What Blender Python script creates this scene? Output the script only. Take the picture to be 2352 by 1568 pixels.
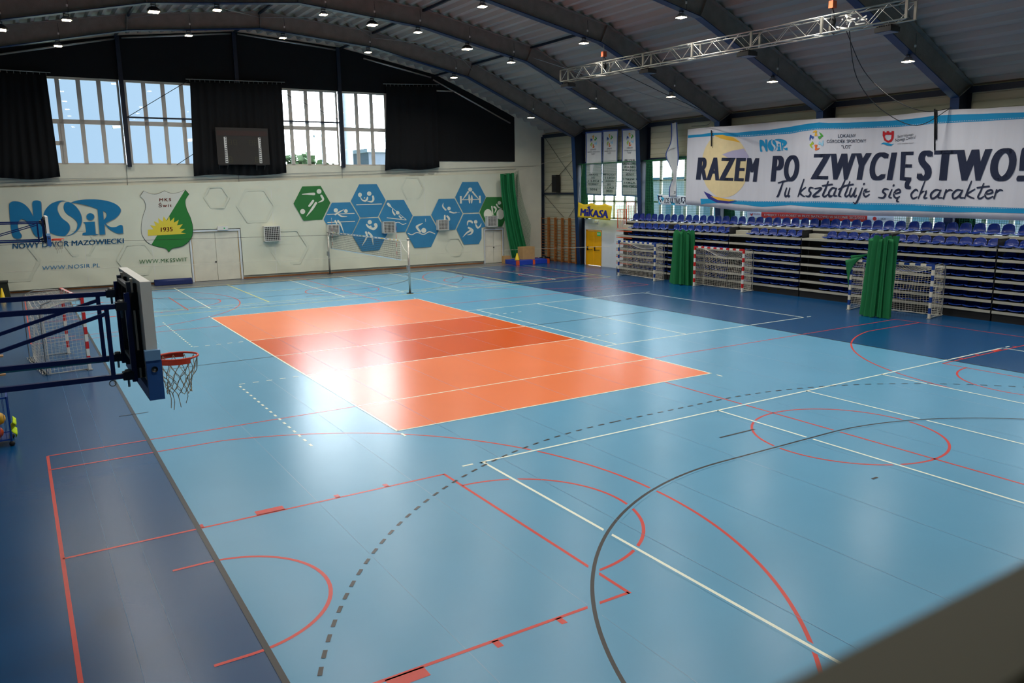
import bpy, bmesh, math, random
from math import sin, cos, pi, radians, sqrt, atan2, tan
from mathutils import Vector, Matrix
from mathutils.geometry import tessellate_polygon

random.seed(7)
SC = bpy.context.scene
for o in list(bpy.data.objects):
    bpy.data.objects.remove(o)
COL = SC.collection


def lin(c):
    return tuple(((v / 255) / 12.92 if v / 255 <= .04045 else ((v / 255 + .055) / 1.055) ** 2.4) for v in c)


# ------------------------------------------------------------------ camera
F_PX = 1809.05
YAW, PITCH, ROLL = .558, .1907, -.0119
CAM = Vector((-6.216, -14.446, 4.847))
_f = Vector((sin(YAW) * cos(PITCH), cos(YAW) * cos(PITCH), -sin(PITCH)))
_r = Vector((cos(YAW), -sin(YAW), 0))
_u = _r.cross(_f)
RGT = _r * cos(ROLL) + _u * sin(ROLL)
UPV = -_r * sin(ROLL) + _u * cos(ROLL)
FWD = _f
cd = bpy.data.cameras.new('camera')
cam = bpy.data.objects.new('camera', cd)
COL.objects.link(cam)
M = Matrix((RGT, UPV, -FWD)).transposed().to_4x4()
M.translation = CAM
cam.matrix_world = M
cd.sensor_width = 36
cd.lens = F_PX / 2352 * 36
cd.clip_start = .02
cd.clip_end = 600
cd.dof.use_dof = True
cd.dof.focus_distance = 17
cd.dof.aperture_fstop = 4.8
SC.camera = cam

# ------------------------------------------------------------------ world and exposure
SC.view_settings.view_transform = 'Standard'
SC.view_settings.look = 'None'
SC.view_settings.gamma = 1
SC.view_settings.use_curve_mapping = False
SC.view_settings.exposure = 0.0
SC.cycles.max_bounces = 6
SC.cycles.diffuse_bounces = 3
SC.cycles.glossy_bounces = 3
SC.cycles.transparent_max_bounces = 16
SC.cycles.caustics_reflective = False
SC.cycles.caustics_refractive = False
SC.cycles.sample_clamp_indirect = 6
W = bpy.data.worlds.new('sky')
SC.world = W
W.use_nodes = True
wn = W.node_tree
wn.nodes.clear()
w_out = wn.nodes.new('ShaderNodeOutputWorld')
w_bg = wn.nodes.new('ShaderNodeBackground')
w_tc = wn.nodes.new('ShaderNodeTexCoord')
w_map = wn.nodes.new('ShaderNodeMapping')
w_noise = wn.nodes.new('ShaderNodeTexNoise')
w_sep = wn.nodes.new('ShaderNodeSeparateXYZ')
w_ramp = wn.nodes.new('ShaderNodeValToRGB')
w_add = wn.nodes.new('ShaderNodeMath')
w_mul = wn.nodes.new('ShaderNodeMath')
w_map.inputs['Scale'].default_value = (2, 2, 7)
w_noise.inputs['Scale'].default_value = 1.6
w_noise.inputs['Detail'].default_value = 4
wn.links.new(w_tc.outputs['Generated'], w_map.inputs[0])
wn.links.new(w_map.outputs[0], w_noise.inputs[0])
wn.links.new(w_tc.outputs['Generated'], w_sep.inputs[0])
w_mul.operation = 'MULTIPLY'
w_mul.inputs[1].default_value = .12
wn.links.new(w_noise.outputs[0], w_mul.inputs[0])
w_add.operation = 'ADD'
wn.links.new(w_mul.outputs[0], w_add.inputs[0])
wn.links.new(w_sep.outputs[0], w_add.inputs[1])
wn.links.new(w_add.outputs[0], w_ramp.inputs[0])
w_ramp.color_ramp.elements[0].position = .0
w_ramp.color_ramp.elements[0].color = (.50, .74, 1.0, 1)
w_ramp.color_ramp.elements[1].position = .40
w_ramp.color_ramp.elements[1].color = (18, 19, 20, 1)
e = w_ramp.color_ramp.elements.new(.25)
e.color = (.62, .86, 1.12, 1)
e = w_ramp.color_ramp.elements.new(.31)
e.color = (15.5, 16.5, 17.5, 1)
e = w_ramp.color_ramp.elements.new(.85)
e.color = (3.2, 3.6, 4.0, 1)
wn.links.new(w_ramp.outputs[0], w_bg.inputs[0])
w_bg.inputs[1].default_value = 1.0
wn.links.new(w_bg.outputs[0], w_out.inputs[0])

LAMP_W = 58.0   # watts of each high-bay lamp


# ------------------------------------------------------------------ materials
MATS = {}


def mat(name, rgb, rough=.6, metal=0, noise=0, scale=4, bump=0, bscale=None, spec=None, emit=None, estr=0, alpha=None, stretch=None):
    if name in MATS:
        return MATS[name]
    m = bpy.data.materials.new(name)
    MATS[name] = m
    m.use_nodes = True
    nt = m.node_tree
    b = nt.nodes['Principled BSDF']
    c = lin(rgb) + (1,)
    b.inputs['Base Color'].default_value = c
    b.inputs['Roughness'].default_value = rough
    b.inputs['Metallic'].default_value = metal
    if spec is not None:
        b.inputs['Specular IOR Level'].default_value = spec
    if noise or bump:
        tc = nt.nodes.new('ShaderNodeTexCoord')
        mp = nt.nodes.new('ShaderNodeMapping')
        nt.links.new(tc.outputs['Object'], mp.inputs[0])
        if stretch:
            mp.inputs['Scale'].default_value = stretch
        n = nt.nodes.new('ShaderNodeTexNoise')
        n.inputs['Scale'].default_value = scale
        n.inputs['Detail'].default_value = 5
        nt.links.new(mp.outputs[0], n.inputs[0])
    if noise:
        mr = nt.nodes.new('ShaderNodeMapRange')
        mr.inputs[1].default_value = .3
        mr.inputs[2].default_value = .7
        mr.inputs[3].default_value = 1 - noise
        mr.inputs[4].default_value = 1 + noise * .6
        nt.links.new(n.outputs[0], mr.inputs[0])
        mx = nt.nodes.new('ShaderNodeVectorMath')
        mx.operation = 'SCALE'
        mx.inputs[0].default_value = c[:3]
        nt.links.new(mr.outputs[0], mx.inputs['Scale'])
        nt.links.new(mx.outputs[0], b.inputs['Base Color'])
    if bump:
        n2 = nt.nodes.new('ShaderNodeTexNoise')
        n2.inputs['Scale'].default_value = bscale or scale
        n2.inputs['Detail'].default_value = 3
        nt.links.new(mp.outputs[0], n2.inputs[0])
        bp = nt.nodes.new('ShaderNodeBump')
        bp.inputs['Strength'].default_value = bump
        bp.inputs['Distance'].default_value = .02
        nt.links.new(n2.outputs[0], bp.inputs['Height'])
        nt.links.new(bp.outputs[0], b.inputs['Normal'])
    if emit:
        b.inputs['Emission Color'].default_value = lin(emit) + (1,)
        b.inputs['Emission Strength'].default_value = estr
    if alpha is not None:
        b.inputs['Alpha'].default_value = alpha
    return m


def netmat(name, rgb, cell, wire, axes=(0, 2), rough=.7):
    """a knotted net printed as a fine see-through weave: a square grid of cords in object space"""
    m = bpy.data.materials.new(name)
    MATS[name] = m
    m.use_nodes = True
    nt = m.node_tree
    b = nt.nodes['Principled BSDF']
    b.inputs['Base Color'].default_value = lin(rgb) + (1,)
    b.inputs['Roughness'].default_value = rough
    tc = nt.nodes.new('ShaderNodeTexCoord')
    sp = nt.nodes.new('ShaderNodeSeparateXYZ')
    nt.links.new(tc.outputs['Object'], sp.inputs[0])
    outs = []
    for a in axes:
        pp = nt.nodes.new('ShaderNodeMath')
        pp.operation = 'PINGPONG'
        pp.inputs[1].default_value = cell / 2
        nt.links.new(sp.outputs[a], pp.inputs[0])
        lt = nt.nodes.new('ShaderNodeMath')
        lt.operation = 'LESS_THAN'
        lt.inputs[1].default_value = wire / 2
        nt.links.new(pp.outputs[0], lt.inputs[0])
        outs.append(lt)
    mxm = nt.nodes.new('ShaderNodeMath')
    mxm.operation = 'MAXIMUM'
    nt.links.new(outs[0].outputs[0], mxm.inputs[0])
    nt.links.new(outs[1].outputs[0], mxm.inputs[1])
    nt.links.new(mxm.outputs[0], b.inputs['Alpha'])
    return m


FL_R, FL_S = .27, .55
m_dark = mat('floor_dark_blue', (0, 68, 116), FL_R, noise=.07, scale=.5, bump=.02, bscale=60, spec=FL_S)
m_light = mat('floor_light_blue', (94, 158, 194), FL_R, noise=.05, scale=.4, bump=.02, bscale=60, spec=FL_S)
m_org_l = mat('floor_salmon_orange', (240, 128, 76), FL_R, noise=.04, scale=.4, bump=.02, bscale=60, spec=FL_S)
m_org_d = mat('floor_deep_orange', (216, 86, 0), FL_R, noise=.04, scale=.4, bump=.02, bscale=60, spec=FL_S)
m_lw = mat('line_white', (238, 244, 226), .3, noise=.05, scale=3)
m_lr = mat('line_red', (206, 62, 52), .3, noise=.05, scale=3)
m_lk = mat('line_black', (44, 44, 44), .3, noise=.05, scale=3)
m_ly = mat('line_yellow', (226, 222, 120), .3, noise=.05, scale=3)
m_floorgrey = mat('floor_grey_border', (92, 100, 112), .3, noise=.08, scale=1)
m_wall = mat('painted_block_white', (226, 226, 208), .75, noise=.06, scale=1.2, bump=.15, bscale=12)
m_wallw = mat('painted_wall_cool_white', (214, 222, 228), .7, noise=.04, scale=1.5)
m_black = mat('black_cloth', (6, 8, 12), .9, noise=.3, scale=3, bump=.3, bscale=3)
m_curt = mat('black_curtain', (4, 6, 10), .95, noise=.2, scale=5)
m_blue = mat('blue_steel', (10, 46, 88), .4, noise=.1, scale=3)
m_navy = mat('navy_steel', (16, 30, 50), .45, noise=.15, scale=3)
m_spray = mat('sprayed_grey_web', (136, 132, 124), .95, noise=.14, scale=2.5, bump=.8, bscale=30)
m_deck = mat('roof_deck', (166, 161, 153), .65, noise=.16, scale=.8, stretch=(1, .15, 1))
m_panel = mat('ribbed_panel', (176, 174, 152), .55, noise=.12, scale=1.2, stretch=(1, .3, 2))
m_wframe = mat('window_frame_white', (206, 200, 190), .5, noise=.05)
m_alu = mat('aluminium', (190, 188, 180), .35, metal=.8, noise=.08)
m_steel = mat('galvanised', (150, 152, 150), .4, metal=.6, noise=.1)
m_dkmetal = mat('dark_metal', (24, 24, 26), .5, noise=.2)
m_white = mat('white_plastic', (226, 226, 220), .5, noise=.03)
m_net = mat('white_cord', (222, 218, 204), .9, noise=.1)
m_green = mat('green_curtain', (0, 106, 56), .8, noise=.12, scale=2, stretch=(6, 6, .5))
m_gnet = netmat('green_net', (24, 110, 72), .09, .012, (1, 2))
m_seat = mat('blue_seat_plastic', (4, 42, 122), .2, noise=.04, spec=.6)
m_lip = mat('stand_deck_grey', (168, 166, 152), .5, noise=.05)
m_shelf_shade = mat('stand_shelf_shaded', (52, 54, 58), .6, noise=.1)  # lower shelves: the shade between the rows is put into the colour
m_blk = mat('stand_black_panel', (9, 10, 11), .7, noise=.1)
m_orange = mat('orange_paint', (214, 84, 36), .45, noise=.05)
m_wood = mat('varnished_wood', (168, 106, 50), .45, noise=.18, scale=6, stretch=(1, 1, .2))
m_palewood = mat('pale_wood', (176, 138, 96), .6, noise=.2, scale=6)
m_card = mat('cardboard', (186, 148, 96), .85, noise=.1)
m_yel = mat('yellow_door_paint', (240, 176, 0), .4, noise=.04)
m_yel2 = mat('yellow_plastic', (232, 196, 20), .4, noise=.04)
m_cushion = mat('blue_padding', (44, 92, 160), .5, noise=.06)
m_lblue = mat('light_blue_padding', (120, 164, 206), .5, noise=.06)
m_rim = mat('orange_rim', (206, 62, 34), .4, noise=.06)
m_red = mat('red_paint', (200, 30, 30), .4, noise=.05)
m_postblue = mat('blue_paint', (16, 60, 140), .4, noise=.05)
m_cream = mat('cream_paint', (226, 220, 200), .45, noise=.05)
m_teal = mat('logo_teal', (0, 120, 172), .7, noise=.05)
m_hexb = mat('hexagon_blue', (52, 132, 178), .7, noise=.06, scale=2)
m_hexg = mat('hexagon_green', (44, 118, 56), .7, noise=.06, scale=2)
m_ban = mat('mesh_banner_offwhite', (220, 223, 204), .8, noise=.05, scale=.7, bump=.35, bscale=1.3)
m_print = mat('banner_print_offwhite', (228, 230, 216), .8)
m_crestg = mat('crest_green', (34, 124, 50), .7)
m_crestw = mat('crest_white', (216, 218, 208), .7)
m_sun = mat('crest_yellow', (228, 208, 66), .7)
m_brown = mat('crest_brown', (150, 56, 40), .7)
m_txtgreen = mat('text_green', (52, 112, 60), .7)
m_txtblue = mat('text_blue', (56, 126, 176), .7)
m_big = mat('big_banner_cloth', (204, 206, 216), .8, noise=.04, scale=1, bump=.2, bscale=2, stretch=(1, 4, .4))
m_cyan = mat('banner_cyan', (0, 140, 192), .75)
m_navytxt = mat('banner_navy', (20, 32, 62), .75)
m_beige = mat('banner_beige', (222, 204, 158), .8, noise=.04)
m_lilac = mat('banner_lilac', (170, 166, 196), .8)
m_gold = mat('banner_gold', (226, 176, 60), .8)
m_purple = mat('banner_indigo', (44, 44, 130), .8)
m_crim = mat('banner_crimson', (186, 22, 36), .8)
m_grey_t = mat('print_grey', (60, 62, 72), .8)
m_ban_red = mat('strip_banner_red', (206, 60, 52), .8, noise=.05)
m_mik = mat('yellow_banner_cloth', (240, 206, 44), .8, noise=.05, bump=.3, bscale=3)
m_mikb = mat('royal_blue_print', (18, 34, 134), .8)
m_rail = mat('olive_painted_rail', (86, 84, 62), .6, noise=.1)
m_gal = mat('gallery_panel_shaded', (10, 11, 10), .8, noise=.1)  # shadow on the panel's near face is put into its base colour
m_conc = mat('outside_render', (196, 206, 220), .8, noise=.1)
m_leaf = mat('tree_leaves', (66, 92, 52), .8, noise=.4, scale=6)
m_bark = mat('tree_bark', (80, 66, 50), .9, noise=.3)
m_ground = mat('outside_ground', (120, 130, 110), .9, noise=.2)
m_scr = mat('scoreboard_black', (50, 48, 46), .35, noise=.06)
m_scrred = mat('scoreboard_red_band', (62, 46, 44), .35)
m_digit = mat('scoreboard_dim_digits', (76, 76, 48), .5)
m_mat = mat('blue_mat', (18, 38, 98), .5, noise=.1)
m_glow = mat('lamp_lens', (255, 244, 214), .4, emit=(255, 236, 190), estr=22)
m_lens = mat('floodlight_glass_off', (96, 112, 138), .2)
m_exit = mat('exit_green', (0, 130, 70), .5, emit=(40, 200, 120), estr=.25)
m_pink = mat('pink_bib', (200, 90, 120), .8)
m_lime = mat('lime_bib', (190, 220, 20), .8)

m_glass = bpy.data.materials.new('window_glass')
m_glass.use_nodes = True
_nt = m_glass.node_tree
_nt.nodes.clear()
_o = _nt.nodes.new('ShaderNodeOutputMaterial')
_t = _nt.nodes.new('ShaderNodeBsdfTransparent')
_t.inputs[0].default_value = (.93, .96, .97, 1)
_g = _nt.nodes.new('ShaderNodeBsdfGlossy')
_g.inputs['Roughness'].default_value = .02
_m = _nt.nodes.new('ShaderNodeMixShader')
_m.inputs[0].default_value = .05
_nt.links.new(_t.outputs[0], _m.inputs[1])
_nt.links.new(_g.outputs[0], _m.inputs[2])
_nt.links.new(_m.outputs[0], _o.inputs[0])


# ------------------------------------------------------------------ geometry helpers
def V(*a):
    return Vector(a)


class MB:
    """collects shapes in world coordinates; build() links them as ONE mesh object"""

    def __init__(s):
        s.v, s.f, s.mi, s.mats = [], [], [], []
        s.sm = []

    def slot(s, m):
        if m not in s.mats:
            s.mats.append(m)
        return s.mats.index(m)

    def add(s, vs, fs, m, smooth=False):
        b = len(s.v)
        s.v += [Vector(p) for p in vs]
        k = s.slot(m)
        for f in fs:
            s.f.append([b + i for i in f])
            s.mi.append(k)
            s.sm.append(smooth)
        return s

    def box(s, lo, hi, m):
        x0, y0, z0 = lo
        x1, y1, z1 = hi
        vs = [(x0, y0, z0), (x1, y0, z0), (x1, y1, z0), (x0, y1, z0), (x0, y0, z1), (x1, y0, z1), (x1, y1, z1), (x0, y1, z1)]
        return s.add(vs, [(0, 3, 2, 1), (4, 5, 6, 7), (0, 1, 5, 4), (1, 2, 6, 5), (2, 3, 7, 6), (3, 0, 4, 7)], m)

    def obox(s, c, ax, ay, az, m):
        """box from centre and three half-axis vectors"""
        c, ax, ay, az = map(Vector, (c, ax, ay, az))
        vs = [c + i * ax + j * ay + k * az for k in (-1, 1) for j in (-1, 1) for i in (-1, 1)]
        return s.add(vs, [(0, 2, 3, 1), (4, 5, 7, 6), (0, 1, 5, 4), (1, 3, 7, 5), (3, 2, 6, 7), (2, 0, 4, 6)], m)

    def bar(s, p, q, w, h, m, up=(0, 0, 1)):
        """rectangular bar from p to q, w across, h along up"""
        p, q, up = Vector(p), Vector(q), Vector(up)
        d = (q - p)
        L = d.length
        d.normalize()
        a = d.cross(up)
        if a.length < 1e-5:
            a = d.cross(Vector((1, 0, 0)))
        a.normalize()
        b = a.cross(d)
        return s.obox((p + q) / 2, d * L / 2, a * w / 2, b * h / 2, m)

    def tube(s, pts, r, m, n=6, caps=True, closed=False):
        pts = [Vector(p) for p in pts]
        N = len(pts)
        rs = r if isinstance(r, (list, tuple)) else [r] * N
        vs, fs = [], []
        prev = None
        for i, p in enumerate(pts):
            if closed:
                d = pts[(i + 1) % N] - pts[i - 1]
            else:
                d = pts[min(i + 1, N - 1)] - pts[max(i - 1, 0)]
            if d.length < 1e-9:
                d = Vector((0, 0, 1))
            d.normalize()
            if prev is None:
                a = d.cross(Vector((0, 0, 1)))
                if a.length < .05:
                    a = d.cross(Vector((1, 0, 0)))
            else:
                a = prev - d * prev.dot(d)
                if a.length < 1e-6:
                    a = d.cross(Vector((0.3, .2, 1)))
            a.normalize()
            prev = a
            b = d.cross(a)
            for k in range(n):
                t = 2 * pi * k / n
                vs.append(p + (a * cos(t) + b * sin(t)) * rs[i])
        for i in range(N - (0 if closed else 1)):
            j = (i + 1) % N
            for k in range(n):
                l = (k + 1) % n
                fs.append((i * n + k, i * n + l, j * n + l, j * n + k))
        if caps and not closed:
            fs.append(tuple(range(n))[::-1])
            fs.append(tuple((N - 1) * n + k for k in range(n)))
        return s.add(vs, fs, m, smooth=n > 4)

    def lathe(s, prof, c, m, n=16, axis='z'):
        vs, fs = [], []
        c = Vector(c)
        for (r, z) in prof:
            for k in range(n):
                t = 2 * pi * k / n
                if axis == 'z':
                    vs.append(c + Vector((r * cos(t), r * sin(t), z)))
                elif axis == 'x':
                    vs.append(c + Vector((z, r * cos(t), r * sin(t))))
                else:
                    vs.append(c + Vector((r * cos(t), z, r * sin(t))))
        for i in range(len(prof) - 1):
            for k in range(n):
                l = (k + 1) % n
                fs.append((i * n + k, i * n + l, (i + 1) * n + l, (i + 1) * n + k))
        return s.add(vs, fs, m, smooth=True)

    def grid(s, fn, nu, nv, m, smooth=True, thick=0):
        vs = [Vector(fn(i / nu, j / nv)) for j in range(nv + 1) for i in range(nu + 1)]
        w = nu + 1
        fs = [(j * w + i, j * w + i + 1, (j + 1) * w + i + 1, (j + 1) * w + i) for j in range(nv) for i in range(nu)]
        if thick:
            ns = []
            for j in range(nv + 1):
                for i in range(nu + 1):
                    a = vs[j * w + min(i + 1, nu)] - vs[j * w + max(i - 1, 0)]
                    b = vs[min(j + 1, nv) * w + i] - vs[max(j - 1, 0) * w + i]
                    q = a.cross(b)
                    q.normalize()
                    ns.append(q)
            K = len(vs)
            vs = vs + [p - q * thick for p, q in zip(vs, ns)]
            fs = fs + [tuple(K + i for i in f)[::-1] for f in fs]
            rim = [i for i in range(w)] + [j * w + nu for j in range(1, nv + 1)] + [nv * w + i for i in range(nu - 1, -1, -1)] + [j * w for j in range(nv - 1, 0, -1)]
            for a, b in zip(rim, rim[1:] + rim[:1]):
                fs.append((b, a, K + a, K + b))
        return s.add(vs, fs, m, smooth)

    def ball(s, c, r, m, n=12, squash=1):
        prof = [(max(r * sin(pi * k / 8), 1e-4), -r * cos(pi * k / 8) * squash) for k in range(9)]
        return s.lathe(prof, c, m, n)

    def poly(s, loops, m, to3):
        """fill of an outline with holes, points in 2D, placed by to3(x, y)"""
        L = [[Vector((p[0], p[1], 0)) for p in l] for l in loops]
        tris = tessellate_polygon(L)
        flat = [p for l in L for p in l]
        return s.add([to3(p.x, p.y) for p in flat], [tuple(t) for t in tris], m)

    def build(s, name, parent=None, **props):
        me = bpy.data.meshes.new(name)
        org = parent_world(parent) if parent else Vector((0, 0, 0))
        me.from_pydata([p - org for p in s.v], [], s.f)
        for m in s.mats:
            me.materials.append(m)
        for p, k, q in zip(me.polygons, s.mi, s.sm):
            p.material_index = k
            p.use_smooth = q
        me.validate()
        me.update()
        o = bpy.data.objects.new(name, me)
        COL.objects.link(o)
        if parent:
            o.parent = parent
        for k, v in props.items():
            o[k] = v
        return o


def parent_world(o):
    p = Vector(o.location)
    while o.parent:
        o = o.parent
        p += Vector(o.location)
    return p


def thing(name, label, cat, loc=(0, 0, 0), group=None):
    o = bpy.data.objects.new(name, None)
    COL.objects.link(o)
    o.location = loc
    o.empty_display_size = .2
    o['label'] = label
    o['category'] = cat
    if group:
        o['group'] = group
    return o


def tag(o, label, cat, group=None):
    """label a thing that is one mesh and move its origin to its base"""
    o['label'] = label
    o['category'] = cat
    if group:
        o['group'] = group
    me = o.data
    lo = Vector((min(v.co[i] for v in me.vertices) for i in range(3)))
    hi = Vector((max(v.co[i] for v in me.vertices) for i in range(3)))
    c = Vector(((lo.x + hi.x) / 2, (lo.y + hi.y) / 2, lo.z))
    me.transform(Matrix.Translation(-c))
    o.location = c
    return o


def struct(name, mb, parent=None):
    return mb.build(name, parent, kind='structure')


def copy_tree(o, parent=None):
    c = o.copy()
    COL.objects.link(c)
    if parent:
        c.parent = parent
    for ch in o.children:
        copy_tree(ch, c)
    return c


# ------------------------------------------------------------------ from a point of the photograph to a point of a real plane
def ray(u, v):
    return ((u - 1176) / F_PX) * RGT - ((v - 784) / F_PX) * UPV + FWD


def on_plane(u, v, n, p0):
    d = ray(u, v)
    t = (Vector(p0) - CAM).dot(n) / d.dot(n)
    return CAM + d * t


WA = Vector((-6.6, 32.4, 0))
WB = Vector((24.3, 31.15, 0))
WE = (WB - WA).normalized()          # along the far wall
WN = Vector((-WE.y, WE.x, 0))        # into the wall
if WN.y < 0:
    WN = -WN


def far(u, v, off=0):
    """point on the far wall's face moved off metres into the hall"""
    return on_plane(u, v, WN, WA - WN * off)


def fw(s, z, off=0):
    return WA + WE * s - WN * off + Vector((0, 0, z))


def fsz(u, v, off=0):
    p = far(u, v, off)
    return (p - WA).dot(WE), p.z


def rx(u, v, x):
    return on_plane(u, v, Vector((1, 0, 0)), (x, 0, 0))


def fz(u, v, z=0):
    return on_plane(u, v, Vector((0, 0, 1)), (0, 0, z))


def ry(u, v, y):
    return on_plane(u, v, Vector((0, 1, 0)), (0, y, 0))


def smooth(pts, n=5, closed=True):
    """Catmull-Rom through the points; a point with a third item is a corner"""
    P = []
    for p in pts:
        P.append((p[0], p[1]))
        if len(p) > 2:
            P.append((p[0], p[1]))
            P.append((p[0], p[1]))
    N = len(P)
    out = []
    for i in range(N if closed else N - 1):
        if closed:
            a, b, c, d = P[i - 1], P[i], P[(i + 1) % N], P[(i + 2) % N]
        else:
            a, b, c, d = P[max(i - 1, 0)], P[i], P[i + 1], P[min(i + 2, N - 1)]
        if b == c:
            continue
        for k in range(n):
            t = k / n
            q = []
            for j in (0, 1):
                q.append(.5 * (2 * b[j] + (c[j] - a[j]) * t + (2 * a[j] - 5 * b[j] + 4 * c[j] - d[j]) * t * t + (3 * b[j] - a[j] - 3 * c[j] + d[j]) * t ** 3))
            if not out or (q[0] - out[-1][0]) ** 2 + (q[1] - out[-1][1]) ** 2 > 1e-6:
                out.append(tuple(q))
    if not closed:
        out.append(P[-1])
    return out


def stroke(pts, n=5):
    """outline of a brush stroke through (x, y, half width) points with round ends"""
    xy = smooth([(p[0], p[1]) for p in pts], n, False)
    N = len(xy)
    segs = len(pts) - 1
    ws = []
    for i in range(N):
        t = i / (N - 1) * segs
        k = min(int(t), segs - 1)
        f = t - k
        ws.append(pts[k][2] * (1 - f) + pts[k + 1][2] * f)
    L, R = [], []
    for i in range(N):
        a, b = xy[max(i - 1, 0)], xy[min(i + 1, N - 1)]
        dx, dy = b[0] - a[0], b[1] - a[1]
        l = max(sqrt(dx * dx + dy * dy), 1e-9)
        nx, ny = -dy / l, dx / l
        L.append((xy[i][0] + nx * ws[i], xy[i][1] + ny * ws[i]))
        R.append((xy[i][0] - nx * ws[i], xy[i][1] - ny * ws[i]))

    def cap(c, w, start, sgn):
        return [(c[0] + w * cos(start + sgn * pi * k / 6), c[1] + w * sin(start + sgn * pi * k / 6)) for k in range(1, 6)]
    a1 = atan2(L[-1][1] - xy[-1][1], L[-1][0] - xy[-1][0])
    a0 = atan2(R[0][1] - xy[0][1], R[0][0] - xy[0][0])
    return L + cap(xy[-1], ws[-1], a1, -1) + R[::-1] + cap(xy[0], ws[0], a0, -1)


def circ(x, y, r, ry_=None, n=20):
    ry_ = ry_ or r
    return [(x + r * cos(2 * pi * k / n), y + ry_ * sin(2 * pi * k / n)) for k in range(n)]


_TX = {}


def text2d(body, bold=0.0, shear=0.0, space=1.0):
    key = (body, bold, shear, space)
    if key in _TX:
        return _TX[key]
    cu = bpy.data.curves.new('lettering', 'FONT')
    cu.body = body
    cu.offset = 0
    cu.shear = shear
    cu.space_character = space
    cu.resolution_u = 6
    o = bpy.data.objects.new('lettering', cu)
    COL.objects.link(o)
    dg = bpy.context.evaluated_depsgraph_get()
    me = bpy.data.meshes.new_from_object(o.evaluated_get(dg))
    vs = [(v.co.x, v.co.y) for v in me.vertices]
    fs = [tuple(p.vertices) for p in me.polygons]
    if bold > .005:
        n0, f0, v0 = len(vs), list(fs), list(vs)
        for q, d in enumerate((-bold, -bold / 2, bold / 2, bold)):
            vs += [(x + d, y) for x, y in v0]
            fs += [tuple(i + n0 * (q + 1) for i in f) for f in f0]
    bpy.data.objects.remove(o)
    bpy.data.curves.remove(cu)
    bpy.data.meshes.remove(me)
    x0, x1 = min(v[0] for v in vs), max(v[0] for v in vs)
    y0, y1 = min(v[1] for v in vs), max(v[1] for v in vs)
    vs = [((x - x0) / (x1 - x0), (y - y0) / (y1 - y0)) for x, y in vs]
    _TX[key] = (vs, fs)
    return vs, fs


def put_text(mb, body, quad, m, to3, bold=.0, shear=0.0, space=1.0):
    """quad: top-left, top-right, bottom-right, bottom-left in the 2D frame of to3"""
    vs, fs = text2d(body, bold, shear, space)
    tl, tr, br, bl = quad
    P = []
    for x, y in vs:
        tx = tl[0] + (tr[0] - tl[0]) * x
        ty = tl[1] + (tr[1] - tl[1]) * x
        bx = bl[0] + (br[0] - bl[0]) * x
        by = bl[1] + (br[1] - bl[1]) * x
        P.append(to3(bx + (tx - bx) * y, by + (ty - by) * y))
    mb.add(P, fs, m)

# ================================================================== FLOOR AND COURT MARKINGS
XL, XR, YN, YF = -15.0, 25.0, -18.0, 33.2
floor = struct('floor', MB().box((XL, YN, -.3), (XR + .4, YF, 0), m_dark))


def flat(mb, x0, y0, x1, y1, z, m):
    mb.add([(x0, y0, z), (x1, y0, z), (x1, y1, z), (x0, y1, z)], [(0, 1, 2, 3)], m)


def arc(mb, cx, cy, r, a0, a1, z, m, w=.05, dash=None):
    """circular line in degrees; dash = (drawn, gap) metres"""
    L = abs(radians(a1 - a0)) * r
    if dash:
        n = max(1, int(L / (dash[0] + dash[1])))
        for k in range(n):
            s = a0 + (a1 - a0) * k / n
            e_ = s + (a1 - a0) / n * dash[0] / (dash[0] + dash[1])
            arc(mb, cx, cy, r, s, e_, z, m, w)
        return
    n = max(2, int(L / .12))
    vs = []
    for k in range(n + 1):
        t = radians(a0 + (a1 - a0) * k / n)
        for q in (r - w / 2, r + w / 2):
            vs.append((cx + q * cos(t), cy + q * sin(t), z))
    mb.add(vs, [(2 * k, 2 * k + 1, 2 * k + 3, 2 * k + 2) if a1 > a0 else (2 * k, 2 * k + 2, 2 * k + 3, 2 * k + 1) for k in range(n)], m)


def hline(mb, x0, x1, y, z, m, w=.05, dash=None):
    if dash:
        x = x0
        while x < x1:
            flat(mb, x, y - w / 2, min(x + dash[0], x1), y + w / 2, z, m)
            x += dash[0] + dash[1]
    else:
        flat(mb, x0, y - w / 2, x1, y + w / 2, z, m)


def vline(mb, x, y0, y1, z, m, w=.05, dash=None):
    if dash:
        y = y0
        while y < y1:
            flat(mb, x - w / 2, y, x + w / 2, min(y + dash[0], y1), z, m)
            y += dash[0] + dash[1]
    else:
        flat(mb, x - w / 2, y0, x + w / 2, y1, z, m)


HX0, HX1 = -4.4, 15.6           # handball court
b = MB()
flat(b, HX0, -11, HX1, 29, .0015, m_light)
struct('light_blue_court_area', b, floor)
b = MB()
flat(b, HX0 - 6, 29.2, 22, 33, .001, m_floorgrey)
struct('grey_floor_border', b, floor)

RZ, YZ, HZ, WZ, KZ, OZ, OW = .003, .0034, .0038, .0044, .005, .0056, .0062
red, yel, whi, blk, halo = MB(), MB(), MB(), MB(), MB()


def mir(y, far_):
    return 18 - y if far_ else y


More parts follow.
